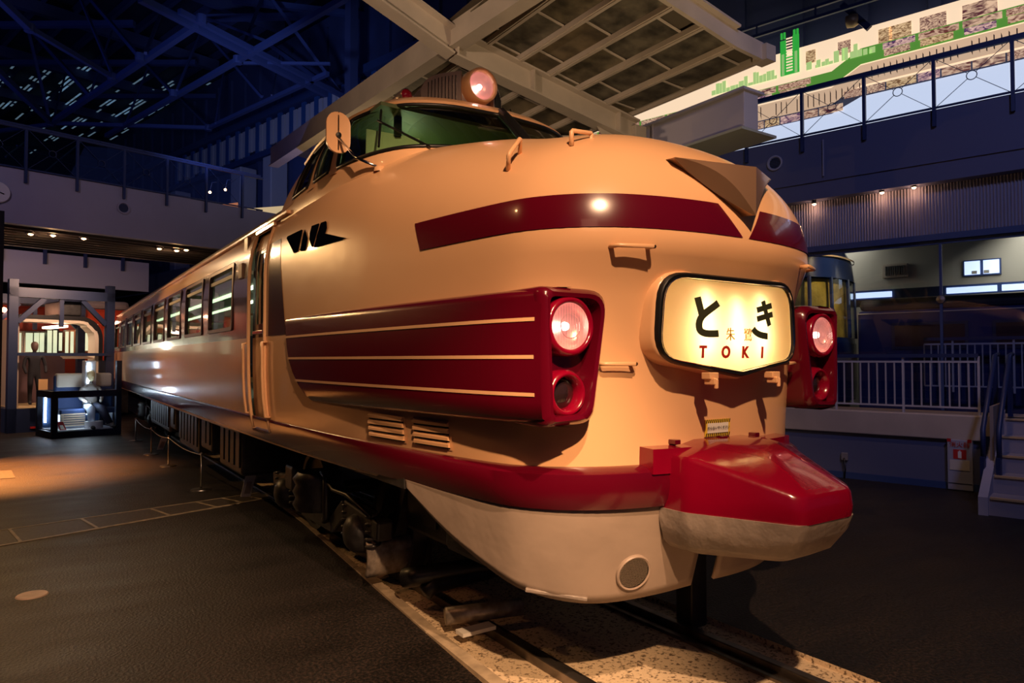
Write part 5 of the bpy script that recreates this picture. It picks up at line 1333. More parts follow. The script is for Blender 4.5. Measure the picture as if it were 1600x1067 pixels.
# gable fascia, eave, girder
gf = MB(); zf = [(4.3, sheetz(4.3)), (7.33, sheetz(7.33)), (7.97, sheetz(7.97))]
gf.prism([(x, YC0-.03, z-.07) for x, z in zf]+[(x, YC0-.03, z+.16) for x, z in zf[::-1]], (0, .06, 0)); gf.build('gable_fascia', M['beige'], CN)
MB().bar((4.3, YC0-.05, sheetz(4.3)+.17), (7.33, YC0-.05, sheetz(7.33)+.17), .12, .03).build('gable_flashing', M['beige'], CN)
MB().bar((7.96, YC0, sheetz(7.96)+.03), (7.96, YC1, sheetz(7.96)+.03), .05, .17).build('eave_gutter', M['beige'], CN)
MB().box((7.86, YC0-.1, sheetz(7.9)-.08), (8.06, YC0+.12, sheetz(7.9)+.13)).build('gutter_end', M['beige'], CN)
def ibeam(name, p, q, w, h, m, parent):
    p = Vector(p); q = Vector(q); up = Vector((0, 0, 1)); d = (q-p).normalized(); r = d.cross(up).normalized(); u = r.cross(d).normalized(); o = MB()
    o.bar(p, q, .03, h); o.bar(p+u*(h/2), q+u*(h/2), w, .03); o.bar(p-u*(h/2), q-u*(h/2), w, .03); return o.build(name, m, parent)
MB().bar((edge_x(5.2)+.02, 5.2, chh(4.7)+.04), (edge_x(15.6)-.05, 15.6, chh(4.7)+.04), .10, .40).build('edge_girder', M['beige'], CN, bevel=.01)
MB().bar((edge_x(5.2)+.04, 5.2, chh(4.7)-.17), (edge_x(15.6)-.03, 15.6, chh(4.7)-.17), .22, .03).build('girder_flange', M['beige'], CN)
for y in (8.26, 14.3):
    if y < 9: ibeam('cross_beam', (2.4, y, chh(4.62)+.72), (4.62, y, chh(4.62)-.14), .24, .34, M['beige'], CN)
    b_ = ibeam('cross_beam', (4.62, y, chh(4.62)-.14), (8.0, y, chh(8.0)-.14), .24, .34, M['beige'], CN)
    for x in (4.62, 5.9, 7.6): MB().box((x-.012, y-.11, chh(x)-.30), (x+.012, y+.11, chh(x)+.02)).build('stiffener', M['beige'], b_)
    cl_ = MB().box((7.93, y-.12, 0), (8.17, y+.12, chh(8.0)-.05)).build('column', M['beige'], CN, bevel=.01)
    MB().prism([(7.93, y-.01, chh(8)-.35), (7.2, y-.01, chh(7.2)-.33), (7.93, y-.01, chh(8)-1.1)], (0, .02, 0)).build('gusset', M['beige'], cl_)
p_ = atY(789, 150, 10.6); MB().box((p_.x-.06, 10.55, 0), (p_.x+.06, 10.67, chh(p_.x)+.05)).build('slim_post', M['beige'], CN)
p_ = atY(797, 150, 9.4); MB().tube([(p_.x, 9.4, 2.0), (p_.x, 9.4, chh(p_.x)-.05)], .018, 8).build('conduit', M['steel'], CN, True)
for (x0, y0, x1, y1) in ((5.4, 9.4, 7.6, 11.2), (7.6, 9.2, 5.2, 12.6)): MB().bar((x0, y0, chh(x0)-.12), (x1, y1, chh(x1)-.12), .07).build('wind_brace', M['beige'], CN)
WG = thing('white_girder', 'pale box girder ending beside the balcony under the canopy eave', 'girder')
MB().box((9.0, 6.85, 5.50), (9.35, 20, 6.10)).build('girder_box', mat('girder_white', (.55, .50, .50), .5), WG, bevel=.01)
MB().box((8.93, 6.80, 6.10), (9.45, 20, 6.14)).build('top_flange', mat('girder_white', (.55, .50, .50), .5), WG)
MB().box((8.88, 6.80, 5.46), (9.75, 20, 5.50)).build('bottom_flange', mat('flange_lit_green', (.45, .46, .34), .5), WG)  # greenish light on the lower flange is put into its colour
MB().bar((8.98, 8.8, 5.5), (8.98, 8.8, 6.1), .03).build('stiffener', M['beige'], WG)
for y in (8.3,): MB().box((9.2, y-.25, 5.2), (9.6, y+.1, 5.46)).build('valve_block', M['bluesteel'], WG, bevel=.03); MB().tube([(9.3, y-.5, 5.3), (9.3, y+.9, 5.3)], .03, 8).build('pipe', M['bluesteel'], WG, True)

# ================================================================ CEILING
struct(mk('ceiling', [(-40, -10, 17), (45, -10, 17), (45, 62, 17), (-40, 62, 17)], [(0, 1, 2, 3)], M['deck']))
dk = thing('roof_purlins', 'dark roof purlins above the steel trusses', 'roof purlins')
for i in range(30):
    MB().bar(bl(-8, -32+i*1.2, 16.7), bl(50, -32+i*1.2, 16.7), .16, .3).build('purlin', mat('purlin_blue', (.05, .07, .16), .6), dk)
for i in range(8):
    MB().bar(bl(2+i*6.0, -34, 16.3), bl(2+i*6.0, 3, 16.3), .3, .5).build('roof_beam', mat('purlin_blue', (.05, .07, .16), .6), dk)
RTs = thing('roof_truss', 'blue-lit steel space truss under the dark hall roof', 'roof truss')
ZL, ZU = 11.6, 15.2
def tb(p, q, w, name): MB().bar(p, q, w*.72).build(name, M['truss'], RTs)
def tp(x, y, z): return hit(x/2.286, y/2.286, (0, 0, z), (0, 0, 1))
for x0, y0, x1, y1, w in ((180, 440, 700, 90, .24), (500, -5, 1165, 338, .26), (640, 40, 1240, 352, .20), (380, 485, 850, 215, .22), (850, 215, 1240, -10, .22), (180, 440, 745, 457, .20), (745, 457, 1170, 262, .20), (400, 275, 105, 100, .20), (105, 100, -60, -60, .26), (-60, 205, 190, 445, .26), (-20, 470, 180, 445, .2), (860, 225, 1180, 228, .12)):
    tb(tp(x0, y0, ZL), tp(x1, y1, ZL), w, 'bottom_chord')
for x0, y0, x1, y1, w in ((500, 205, 318, -10, .16), (320, 340, 110, 105, .18), (180, 440, 100, 105, .13), (620, 335, 500, 205, .16), (745, 452, 625, 330, .16), (405, 275, 285, -10, .12), (520, 190, 582, 30, .13), (632, 322, 716, 118, .10), (852, 212, 935, -5, .12), (1225, 345, 965, -10, .16),
    (960, 150, 740, 65, .12), (1235, 352, 950, 150, .22), (450, 440, 530, 240, .09), (190, 430, 240, 240, .09), (325, 330, 400, 110, .09), (770, 440, 800, 250, .10), (935, 345, 740, 120, .14), (970, 340, 1000, 200, .08), (160, 615, 300, 500, .10), (440, 610, 280, 590, .10), (60, 520, 290, 600, .1), (370, 640, 500, 560, .1), (20, 560, 100, 500, .1)):
    p = tp(x0, y0, ZL); r_ = ray(x1/2.286, y1/2.286)
    # upper end: on the same line of sight, at the top chord plane but no farther than 9 m from the lower node
    q = tp(x1, y1, ZU) if (tp(x1, y1, ZU)-p).length < 12 else tp(x1, y1, ZL+1.5)
    tb(p, q, w, 'brace')
for x0, y0, x1, y1 in ((740, 65, 1110, 58), (0, 90, 480, 85), (0, 225, 700, 225), (300, 345, 900, 345), (830, 0, 1500, 80)):
    tb(tp(x0, y0, ZU), tp(x1, y1, ZU), .3, 'top_chord')
for x, y in ((180, 440), (720, 70), (850, 215), (745, 457), (400, 275), (105, 100), (500, 205), (620, 335)):
    MB().lathe(tp(x, y, ZL), (0, 0, 1), [(0, -.13), (.14, -.12), (.15, .12), (0, .13)], 8).build('node', M['truss'], RTs)
pc = hit(549, 100, bl(20, 0, 0), BA); MB().bar(Vector((pc.x, pc.y, 6.2)), Vector((pc.x, pc.y, 16.5)), .34, .34, up=BA).build('truss_column', mat('column_dark', (.06, .08, .18), .6), RTs)
sl = MB()
for i in range(230):
    if i % 3 == 0: px, py = random.uniform(-5, 145), random.uniform(98, 165)
    else: px, py = random.uniform(70, 400), random.uniform(150, 212)
    if i % 5 == 0: px, py = random.uniform(0, 420), random.uniform(110, 280)
    p = hit(px, py, (0, 0, 16.45), (0, 0, 1)); q = (p-BO); a = q.dot(BA); b = round(q.dot(BB)/1.2)*1.2+random.choice((-.2, 0, .2)); L = .4+random.random()*1.0
    sl.add([bl(a, b, 16.45), bl(a+L, b, 16.45), bl(a+L, b+.10, 16.45), bl(a, b+.10, 16.45)], [(0, 1, 2, 3)])
so_ = sl.build('skylight_slits', mat('skylight', (.2, .3, .4), .5, emit=.30, ecol=(.22, .36, .48)), dk, fixn=False); so_['kind'] = 'stuff'
struct(MB().box((-40, 60, 0), (45, 60.3, 17)).build('wall_far', mat('far_wall', (.03, .04, .09), .8)))
struct(MB().box((-30.3, -12, 0), (-30, 60, 17)).build('wall_left', mat('far_wall', (.03, .04, .09), .8)))

# ================================================================ FOOTBRIDGE AND LEFT BACKGROUND
struct(bb_('wall_bridge', 16.3, 16.5, -24, .3, FB, FT, M['wallgrey']))
struct(bb_('floor_bridge', 16.5, 19.6, -24, .3, FB+.02, FB+.3, mat('bridge_soffit', (.035, .03, .04), .6)))
struct(bb_('wall_bridge', 19.6, 19.8, -24, .3, FB, FT, M['wallgrey']))
sofm = mat('soffit_batten', (.05, .04, .045), .5)
so2 = thing('soffit_battens', 'dark battens under the footbridge', 'battens')
for i in range(8): bb_('batten', 16.7+i*.38, 16.76+i*.38, -24, 0, FB-.04, FB+.02, sofm, so2)
names = iter(['leftmost', 'second from left', 'third from left', 'left of the train', 'right of a pair near the train roof', 'nearest the train roof', 'just above the red carriage', 'beside the train roof'])
k_ = 0
for px, py in ((48, 364), (83, 366), (131, 371), (249, 387), (276, 390), (291, 389)):
    p = hit(px, py, (0, 0, FB-.03), (0, 0, 1)); 
    L_ = thing('downlight', 'small recessed lamp under the footbridge, '+['far left', 'second from the left', 'third from the left', 'fourth from the left', 'fifth, beside the train roof', 'last, nearest the train roof'][k_], 'lamp', p, 0, 'downlights under the footbridge'); k_ += 1
    MB().lathe((0, 0, 0), (0, 0, -1), [(.10, -.02), (.11, .03), (.07, .03), (.06, -.02)], 16).build('lamp_rim', M['chrome'], L_)
    MB().lathe((0, 0, 0), (0, 0, -1), [(0, .06), (.04, .045), (.055, 0)], 14).build('bulb', mat('downlight_bulb', (1, .8, .6), emit=14, ecol=(1, .55, .28)), L_, True)
    if k_ in (2, 5): li = light('downlight_glow', 'POINT', (0, 0, -.12), None, 9, (1, .55, .25), .05); li.parent = L_
ck = thing('wall_clock', 'round white clock face at the left edge of the footbridge fascia', 'clock'); b, z = pa(-4, 300, 16.28)
MB().lathe(bl(16.29, b, z), -BA, [(0, .05), (.21, .05), (.22, .03), (.22, 0)], 28).build('clock_face', M['white'], ck, angle=40)
MB().bar(bl(16.23, b, z), bl(16.23, b+.02, z+.14), .015).build('clock_hand', M['black'], ck); MB().bar(bl(16.23, b, z), bl(16.23, b+.10, z-.03), .018).build('clock_hand', M['black'], ck)
# poster boards lit on the bridge beyond the railing
pb_ = thing('lit_poster', 'orange and cream lit poster wall glimpsed above the footbridge beside the cab', 'poster')
b0, z0 = pa(318, 318, 19.0); b1, z1 = pa(452, 290, 19.0)
for i, (x0, x1, h, m_) in enumerate(((0, .38, .42, emat('poster_orange', (.75, .25, .10), .5)), (.38, 1.0, .62, emat('poster_cream', (.85, .62, .32), .6)))):
    MB().prism([bl(19.0, b0+(b1-b0)*x0, FT+.02), bl(19.0, b0+(b1-b0)*x1, FT+.02), bl(19.0, b0+(b1-b0)*x1, FT+.35+h), bl(19.0, b0+(b1-b0)*x0, FT+.25+h*.5)], BA*.03).build('poster_panel', m_, pb_)
MB().tube([bl(18.95, b0+(b1-b0)*.62+.14*math.cos(a), FT+.5+.14*math.sin(a)) for a in np.linspace(0, 6.283, 20)], .025, 6).build('poster_ring', M['black'], pb_)
for px, py in ((328, 300), (352, 296)):
    p = hit(px, py, bl(18.4, 0, 0), BA); L_ = thing('spot_lamp', 'tiny spot lamp over the lit poster, '+('left one' if px < 340 else 'right one'), 'lamp', p, 0, 'spot lamps over the lit poster')
    MB().lathe((0, 0, 0), (0, 0, -1), [(0, .05), (.03, .03), (.04, 0), (0, -.04)], 12).build('bulb', mat('downlight_bulb', (1, .8, .6), emit=14, ecol=(1, .55, .28)), L_, True)
    MB().tube([(0, 0, .02), (.05, 0, .28), (.2, .1, .34)], .012, 6).build('lamp_stem', M['bluesteel'], L_, True)
# farther walkway, grey
b0, z1 = pa(60, 394, 27); z0 = pa(60, 444, 27)[1]
struct(bb_('wall_walkway', 27, 27.3, -16, -2, z0, z1, mat('walkway_grey', (.42, .42, .50), .7)))
struct(bb_('floor_walkway', 27.3, 31, -16, -2, z0, z0+.2, M['deck']))
fr_ = thing('walkway_railing', 'distant walkway railing with stub posts above the red carriage', 'railing')
for i in range(9): bb_('rail_post', 26.9, 27, -13+i*1.25, -12.9+i*1.25, z1-.4, z1+1.0, M['navyrail'], fr_)
bb_('top_rail', 26.9, 27, -15, -2, z1+.95, z1+1.0, M['navyrail'], fr_)
# vermilion carriage
RC = thing('vermilion_carriage', 'vermilion commuter carriage with lit windows behind the display cases', 'train')
ra = 24.0; zt = pa(60, 478, ra)[1]; zb = pa(60, 600, ra)[1]
b0 = pa(-120, 550, ra)[0]; b1 = pa(205, 550, ra)[0]
bb_('car_body', ra, ra+2.8, b0, b1, zb, zt, M['redtrain'], RC, .08)
bb_('car_roof', ra+.15, ra+2.6, b0, b1, zt, zt+.3, mat('car_roof_grey', (.22, .2, .22), .5), RC, .12)
bb_('running_gear', ra+.2, ra+2.5, b0, b1, .1, zb, M['under'], RC)
litp = mat('lit_pane', (.7, .8, .6), .3, emit=.75, ecol=(.85, .95, .62)); chr_ = M['chrome']
for x0, x1, yt, yb in ((-60, -40, 520, 556), (-30, -8, 520, 556), (2, 20, 520, 552), (28, 32, 520, 556), (40, 50, 520, 550), (53, 60, 520, 550), (62, 68, 520, 550), (74, 80, 516, 552), (83, 88, 516, 552), (92, 96, 520, 548), (102, 106, 518, 552), (110, 114, 518, 552), (124, 142, 520, 548), (165, 172, 516, 550)):
    ba, z1_ = pa(x0, yt, ra); bb2, z0_ = pa(x1, yb, ra)
    f = bb_('window_frame', ra-.03, ra, ba-.06, bb2+.06, z0_-.06, z1_+.06, chr_, RC, .01); bb_('pane', ra-.05, ra-.03, ba, bb2, z0_, z1_, litp, f)
for x0, x1 in ((68, 73), (97, 101)):
    ba, _ = pa(x0, 500, ra); bb2, _ = pa(x1, 500, ra); bb_('car_door', ra-.02, ra, ba, bb2+.3, zb+.05, zt-.15, mat('vermilion_dark', (.35, .035, .02), .35), RC)
ba, z_ = pa(136, 512, ra); bb_('route_sign', ra-.05, ra, ba-.3, ba+.3, z_-.12, z_+.12, litp, RC)
for px, py, lb in ((6, 484, 'bright warm lamp at the far left edge above the red carriage'), (167, 502, 'bright lamp between the display frame and the cream train')):
    p = hit(px, py, bl(22.8, 0, 0), BA); L_ = thing('flood_lamp', lb, 'lamp', p, 0)
    MB().lathe((0, 0, 0), -BA, [(0, .05), (.06, .04), (.075, 0)], 14).build('bulb', mat('flood_bulb', (1, .6, .4), emit=22, ecol=(1, .42, .22)), L_, True)
    MB().lathe((0, 0, 0), -BA, [(.08, -.15), (.085, .02), (.07, .02)], 14).build('lamp_hood', M['black'], L_)
    li = light('flood_light', 'POINT', tuple(-BA*.25), None, 14, (1, .45, .25), .05); li.parent = L_
# ---- display: sectioned carriage in a blue frame
gq = gp(95, 672); ca = (gq-BO).dot(BA)
b0 = pa(12, 600, ca)[0]; b1 = pa(178, 600, ca)[0]; zT_ = pa(95, 441, ca)[1]; zR = pa(95, 553, ca)[1]
CS = thing('carriage_section', 'blue-framed cutaway of a commuter carriage with strap rack and seats', 'exhibit')
fm = mat('frame_blue', (.008, .018, .06), .5)
for b in (b0, b1-.2):
    for q in (0, 2.4): bb_('frame_post', ca+q, ca+q+.2, b, b+.2, 0, zT_, fm, CS)
for q in (0, 2.4):
    bb_('frame_beam', ca+q, ca+q+.2, b0, b1, zT_-.45, zT_-.2, fm, CS); 
    MB().bar(bl(ca+q+.1, b0+.2, zT_-1.1), bl(ca+q+.1, b0+.8, zT_-.45), .12).build('frame_brace', fm, CS); MB().bar(bl(ca+q+.1, b1-.2, zT_-1.1), bl(ca+q+.1, b1-.8, zT_-.45), .12).build('frame_brace', fm, CS)
    bb_('centre_post', ca+q+.05, ca+q+.15, b0+(b1-b0)*.46, b0+(b1-b0)*.50, zT_-1.2, zT_-.4, fm, CS)
bb_('frame_rail', ca-.02, ca+.06, b0+.2, b1-.1, zR-.05, zR+.03, fm, CS)
bb_('plinth', ca, ca+2.6, b0, b1, 0, .62, fm, CS)
zf0 = pa(60, 636, ca)[1]; bb_('section_floor', ca+.05, ca+2.5, b0+.2, b1-.1, zf0-.28, zf0, mat('section_floor', (.50, .38, .20), .6), CS)
bb_('red_pipe', ca-.03, ca, b0+.5, b0+1.6, zf0-.55, zf0-.50, red, CS)
# arched shell: outer dark, inner cream
zA = pa(95, 493, ca)[1]; bR = pa(163, 520, ca)[0]
def arch(o, r, m, name, y0, y1):
    pts = [(b0+.25, zA-o)]; 
    for k_ in range(9):
        t = math.pi/2*k_/8; pts.append((bR-.55+(.55-o)*math.sin(t), zA-.60+(.60-o)*math.cos(t)))
    pts.append((bR-o, zf0+.9)); pts.append((bR-o, zf0)); q = [(b-.0, z-.0) for b, z in pts]; inn = [(b-(r if i > 3 else r*.3), z-(r if i < 7 else r*.2)) for i, (b, z) in enumerate(q)]
    MB().prism([bl(y0, b, z) for b, z in q+inn[::-1]], BA*(y1-y0)).build(name, m, CS)
arch(0, .10, M['black'], 'outer_skin', ca+.1, ca+.7); arch(.10, .09, mat('inner_lining', (.55, .48, .38), .5), 'inner_lining', ca+.12, ca+.68)
bb_('roof_vent_unit', ca+.3, ca+1.6, pa(98, 480, ca)[0], pa(134, 480, ca)[0], zA+.02, zA+.42, M['under'], CS, .04)
for b in (bR-.95,):
    for q in range(7): MB().bar(bl(ca+.2+q*.05, b, zA-1.15+q*.012), bl(ca+.2+q*.05, bR-.12, zA-1.15+q*.012), .02).build('rack_rod', M['chrome'], CS)
bb_('strip_lamp', ca+.3, ca+1.8, pa(98, 500, ca)[0], pa(112, 500, ca)[0], zA-.30, zA-.24, mat('strip_lamp', (1, .9, .8), emit=9, ecol=(1, .72, .5)), CS)
bb_('side_lining', ca+.3, ca+2.3, b0+.22, b0+.30, zf0, zA-.1, mat('side_lining', (.38, .30, .24), .6), CS)
bb_('back_panel', ca+2.28, ca+2.36, b0+.3, bR-.3, zf0, zR+.05, mat('back_panel', (.10, .05, .06), .6), CS)
# skin-modifier figures
def figure(name, label, base, joints, edges, m, cat='mannequin', scale=1, extra=None):
    me = bpy.data.meshes.new(name); me.from_pydata([Vector(j[:3])*scale for j in joints], edges, []); o = bpy.data.objects.new(name, me); COL.objects.link(o)
    o.modifiers.new('skin', 'SKIN'); sk_ = me.skin_vertices[0].data
    for i, j in enumerate(joints): sk_[i].radius = (j[3]*scale, (j[4] if len(j) > 4 else j[3])*scale); sk_[i].use_root = (i == 0)
    s_ = o.modifiers.new('sub', 'SUBSURF'); s_.levels = s_.render_levels = 2
    dg = bpy.context.evaluated_depsgraph_get(); m2 = bpy.data.meshes.new_from_object(o.evaluated_get(dg)); bpy.data.objects.remove(o); m2.materials.clear(); m2.materials.append(m)
    m2.polygons.foreach_set('use_smooth', [True]*len(m2.polygons)); r = link(name, m2); r.location = base; r.rotation_euler = (0, 0, BROT); return tag(r, label, cat)
# second case with seat and mannequin
gq = gp(135, 682); da = (gq-BO).dot(BA); e0 = pa(82, 620, da)[0]; e1 = pa(190, 620, da)[0]; zt1_ = pa(135, 571, da)[1]; zm = pa(135, 614, da)[1]; zb0_ = pa(135, 672, da)[1]
DC = thing('display_case', 'glass display case with dark blue frame holding a seated mannequin', 'display case')
dd = 1.3; cf = mat('case_frame', (.012, .02, .045), .4)
bb_('case_base', da, da+dd, e0, e1, 0, zb0_, cf, DC)
for b in (e0, e1-.12):
    for q in (0, dd-.12): bb_('case_post', da+q, da+q+.12, b, b+.12, zb0_, zm+.05 if b == e0 else zt1_+.12, cf, DC)
for q in (0, dd-.08): bb_('case_rail', da+q, da+q+.08, e0, e1, zm-.10, zm+.06, cf, DC)
for b in (e0, e1-.08): bb_('case_rail', da, da+dd, b, b+.08, zm-.10, zm+.06, cf, DC)
MB().add([bl(da+.03, e0+.1, zb0_), bl(da+.03, e1-.1, zb0_), bl(da+.03, e1-.1, zm), bl(da+.03, e0+.1, zm)], [(0, 1, 2, 3)]).build('glass_panel', M['clear'], DC)
MB().add([bl(da+.03, e0+.05, zm), bl(da+.03, e1-.1, zm), bl(da+.03, e1-.1, zt1_+.1), bl(da+.03, e0+.05, zt1_+.1)], [(0, 1, 2, 3)]).build('glass_panel', M['clear'], DC)
bb_('case_floor', da+.1, da+dd-.1, e0+.1, e1-.1, zb0_, zb0_+.02, mat('case_floor', (.6, .62, .66), .5), DC)
bb_('case_back', da+dd-.06, da+dd-.02, e0+.12, e1-.12, zb0_, zm-.05, mat('case_back', (.03, .07, .18), .5), DC)
for b in (e0+.16, e1-.42): bb_('case_tube', da+dd-.12, da+dd-.08, b, b+.035, zb0_+.15 if b < e0+1 else zb0_+.3, zm-.12, mat('case_tube', (.8, .9, 1), emit=16, ecol=(.7, .85, 1)), DC)
bb_('bright_pillar', da+.7, da+.95, e1-.62, e1-.36, zm+.02, zt1_+.12, mat('lit_pillar', (.75, .78, .85), .3, metal=.6), DC, .02)
bb_('case_tube', da+.66, da+.69, e1-.56, e1-.50, zm+.08, zt1_+.06, mat('case_tube', (.8, .9, 1), emit=16, ecol=(.7, .85, 1)), DC)
light('case_light', 'POINT', tuple(bl(da+.35, (e0+e1)/2, zm-.22)), None, 16, (.75, .88, 1), .12)
light('case_light', 'POINT', tuple(bl(da+.1, (e0+e1)/2-.1, zt1_+.5)), None, 7, (1, .86, .7), .12)
# bench seat with slatted side
SE = thing('bench_seat', 'cream slatted bench seat with two headrest covers inside the glass case', 'seat', bl(da+.75, e0+.30, zb0_+.02), BROT)
W2 = 1.35
MB().box((.0, -.25, .34), (W2, .25, .48)).build('seat_cushion', mat('seat_navy', (.02, .05, .16), .7), SE, bevel=.04)
MB().box((.0, .22, .40), (W2, .36, 1.32)).build('backrest', mat('seat_navy', (.02, .05, .16), .7), SE, bevel=.05)
for x in (.03, .69): MB().box((x, .19, 1.0), (x+.62, .38, 1.36)).build('headrest_cover', mat('cover_cream', (.62, .56, .48), .8), SE, bevel=.05)
for i in range(6): MB().box((.02, -.27, .06+i*.055), (.55, -.245, .095+i*.055)).build('slat', mat('slat_cream', (.62, .52, .40), .6), SE)
for x in (.02, 1.2): MB().box((x, -.2, 0), (x+.08, .3, .36)).build('seat_leg', M['steel'], SE)
J = [(0, 0, .56, .15, .12), (0, .02, .80, .15, .11), (0, .0, 1.0, .17, .10), (0, -.02, 1.12, .055), (0, -.04, 1.20, .05),
     (-.09, -.05, .54, .10), (-.11, -.42, .50, .075), (-.11, -.47, .12, .055), (-.11, -.58, .05, .05),
     (.09, -.05, .54, .10), (.13, -.42, .50, .075), (.30, -.50, .12, .055), (.36, -.60, .05, .05),
     (-.20, 0, 1.0, .06), (-.25, -.08, .76, .05), (-.15, -.30, .66, .04), (.20, 0, 1.0, .06), (.25, -.08, .76, .05), (.15, -.30, .66, .04)]
E = [(0, 1), (1, 2), (2, 3), (3, 4), (0, 5), (5, 6), (6, 7), (7, 8), (0, 9), (9, 10), (10, 11), (11, 12), (2, 13), (13, 14), (14, 15), (2, 16), (16, 17), (17, 18)]
mb_ = bl(da+.70, e0+1.02, zb0_+.0)
mq = figure('mannequin', 'seated mannequin in grey clothes and dark shoes inside the glass case', mb_, J, E, mat('mannequin_cloth', (.22, .21, .20), .8))
hd = MB(); 
hd.loops([[Vector((r*.85*math.cos(a), -.05+r*math.sin(a)+dy, z)) for a in np.linspace(0, 2*math.pi, 17)[:-1]] for z, r, dy in ((1.18, .03, 0), (1.20, .06, -.015), (1.25, .085, -.012), (1.31, .10, 0), (1.38, .102, .005), (1.43, .08, .008), (1.46, .03, .01))], cap=(True, True)).build('head', mat('mannequin_head', (.75, .66, .40), .5), mq, True)
MB().lathe((0, -.155, 1.30), (0, -1, 0), [(.018, 0), (.012, .02), (0, .03)], 8).build('nose', mat('mannequin_head', (.75, .66, .40), .5), mq, True)
for a_, b_, c_, nm, mm in ((J[5], J[6], J[7], 'trouser_leg', mat('trouser_pale', (.50, .60, .75), .7)), (J[9], J[10], J[11], 'trouser_leg', mat('trouser_dark', (.03, .04, .08), .7))):
    MB().tube([Vector(a_[:3]), Vector(b_[:3]), Vector(c_[:3])], [.115, .10, .075], 12).build(nm, mm, mq, True)
for j in (J[8], J[12]): MB().tube([Vector(j[:3])+Vector((0, .15, .0)), Vector(j[:3])+Vector((0, .02, .0)), Vector(j[:3])+Vector((0, -.10, -.02))], [.05, .055, .035], 10).build('shoe', M['black'], mq, True)
tag(MB().lathe(bl(da+.28, e0+.98, zb0_+.02), (0, 0, 1), [(0, .0), (.20, .0), (.20, .17), (0, .17)], 28).build('round_stool', mat('stool_white', (.70, .72, .76), .5), angle=40), 'white round plinth under the mannequin feet in the case', 'plinth')
bk = thing('pamphlet', 'red and white pamphlet leaning in the left corner of the glass case', 'pamphlet', bl(da+.2, e0+.22, zb0_+.02), BROT)
MB().prism([(0, 0, 0), (.14, 0, 0), (.08, .05, .20), (-.05, .05, .20)], (0, .012, 0)).build('cover', red, bk); MB().prism([(.02, -.005, .02), (.11, -.005, .02), (.07, .03, .12), (0, .03, .12)], (0, .004, 0)).build('white_label', M['white'], bk)
# standing dark figure modelled in place of a dark reflection at the section
J2 = [(0, 0, .92, .14, .10), (0, 0, 1.15, .14, .10), (0, 0, 1.38, .17, .09), (0, 0, 1.50, .05), (0, -.01, 1.56, .05), (-.08, 0, .86, .09), (-.10, -.02, .48, .065), (-.10, 0, .10, .045), (-.10, -.10, .04, .045),
      (.08, 0, .86, .09), (.11, -.03, .48, .065), (.11, 0, .10, .045), (.11, -.10, .04, .045), (-.21, 0, 1.36, .055), (-.26, -.02, 1.10, .045), (-.22, -.16, .90, .035), (.21, 0, 1.36, .055), (.27, -.02, 1.10, .045), (.24, -.18, .92, .035)]
b_, z_ = pa(54, 640, ca+.8)
st_ = figure('mannequin', 'dark standing figure modelled for a reflection at the blue-framed carriage section', bl(ca+.9, b_, zf0), J2, E, mat('reflection_dark', (.010, .010, .016), .8), scale=.96)
MB().loops([[Vector((r*.85*math.cos(a), -.01+r*math.sin(a)+dy, z*.96)) for a in np.linspace(0, 2*math.pi, 17)[:-1]] for z, r, dy in ((1.52, .03, 0), (1.55, .06, -.015), (1.60, .085, -.012), (1.66, .10, 0), (1.73, .102, .005), (1.78, .08, .008), (1.81, .03, .01))], cap=(True, True)).build('head', mat('face_dim', (.10, .06, .05), .6), st_, True)
sg = thing('exhibit_sign', 'small orange caption card on a thin stand before the carriage section', 'sign', gp(66, 676))
zz1 = 1.0
MB().bar((0, 0, .0), (0, 0, 1.05), .02).build('stand', M['steel'], sg); MB().box((-.10, -.01, 1.05), (.10, .01, 1.38)).build('card', mat('card_orange', (.75, .45, .2), .6), sg, bevel=.004); MB().lathe((0, 0, 0), (0, 0, 1), [(0, .0), (.14, 0), (.12, .02), (0, .02)], 20).build('foot', M['black'], sg)
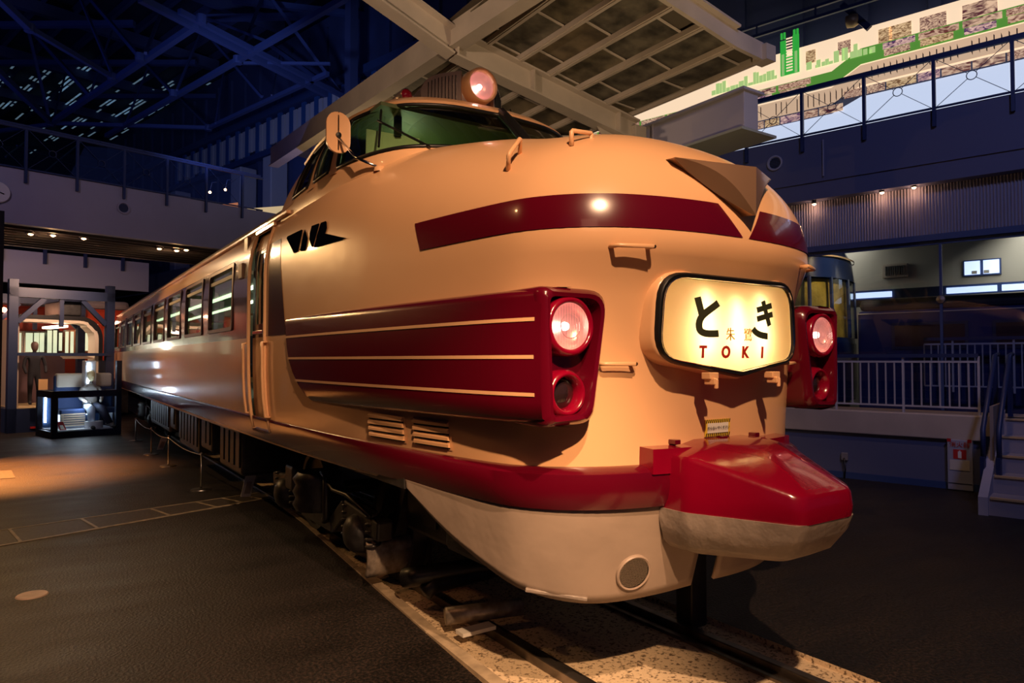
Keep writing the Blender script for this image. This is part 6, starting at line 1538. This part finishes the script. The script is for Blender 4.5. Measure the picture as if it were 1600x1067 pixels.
# dark building mass at far left edge
tag(bb_('dark_pillar', 15.0, 15.6, pa(0, 440, 15)[0]-1.2, pa(0, 440, 15)[0]+.05, 0, FB, M['black']), 'dark pillar at the far left edge under the footbridge', 'pillar')
# ---- rope barrier and floor signs
posts = [((314, 765), .52), ((263, 728), .52), ((236, 710), .52), ((212, 689), .52)]
pv = []
for i, ((px, py), h_) in enumerate(posts):
    p = gp(px, py); pv.append(p); b_ = thing('barrier_post', 'thin steel barrier post beside the train, '+['nearest the camera', 'second from the camera', 'third from the camera', 'farthest away'][i], 'barrier post', p, 0, 'rope barrier posts left of the train')
    MB().tube([(0, 0, 0), (0, 0, h_)], .011, 8).build('pole', M['steel'], b_, True); MB().lathe((0, 0, 0), (0, 0, 1), [(0, 0), (.14, 0), (.135, .012), (.02, .022)], 24).build('foot', M['steel'], b_, angle=40); MB().lathe((0, 0, h_), (0, 0, 1), [(.016, -.01), (.018, .01), (0, .02)], 12).build('cap', M['steel'], b_)
for i in range(3):
    a, b = pv[i]+Vector((0, 0, .5)), pv[i+1]+Vector((0, 0, .5)); tag(MB().tube([a.lerp(b, t)-Vector((0, 0, .05*math.sin(math.pi*t))) for t in np.linspace(0, 1, 9)], .007, 6).build('barrier_rope', mat('rope_grey', (.3, .28, .26), .6), None, True), 'thin grey rope between barrier posts, '+['nearest span', 'middle span', 'farthest span'][i], 'rope', 'barrier ropes')
for (px, py), (w_, h_), lb in (((383, 778), (.16, .30), 'white notice card leaning by the kerb near the train bogie'), ((250, 704), (.15, .26), 'white notice card standing behind the barrier rope')):
    p = gp(px, py); s_ = thing('floor_sign', lb, 'sign', p, 0)
    MB().prism([(-.06, 0, .02), (-.06+w_*.75, -.04, .02), (.04+w_*.75, .06, h_), (.03, .10, h_)], (0, .008, 0)).build('card', M['white'], s_)
    MB().bar((.05, .03, 0), (.06, .12, h_*.8), .012).build('prop', M['steel'], s_)
    MB().prism([(-.02, -.016, .06), (.05, -.04, .06), (.09, .0, h_*.7), (.03, .03, h_*.7)], (0, .002, 0)).build('print_lines', mat('print_grey', (.35, .3, .26), .7), s_)
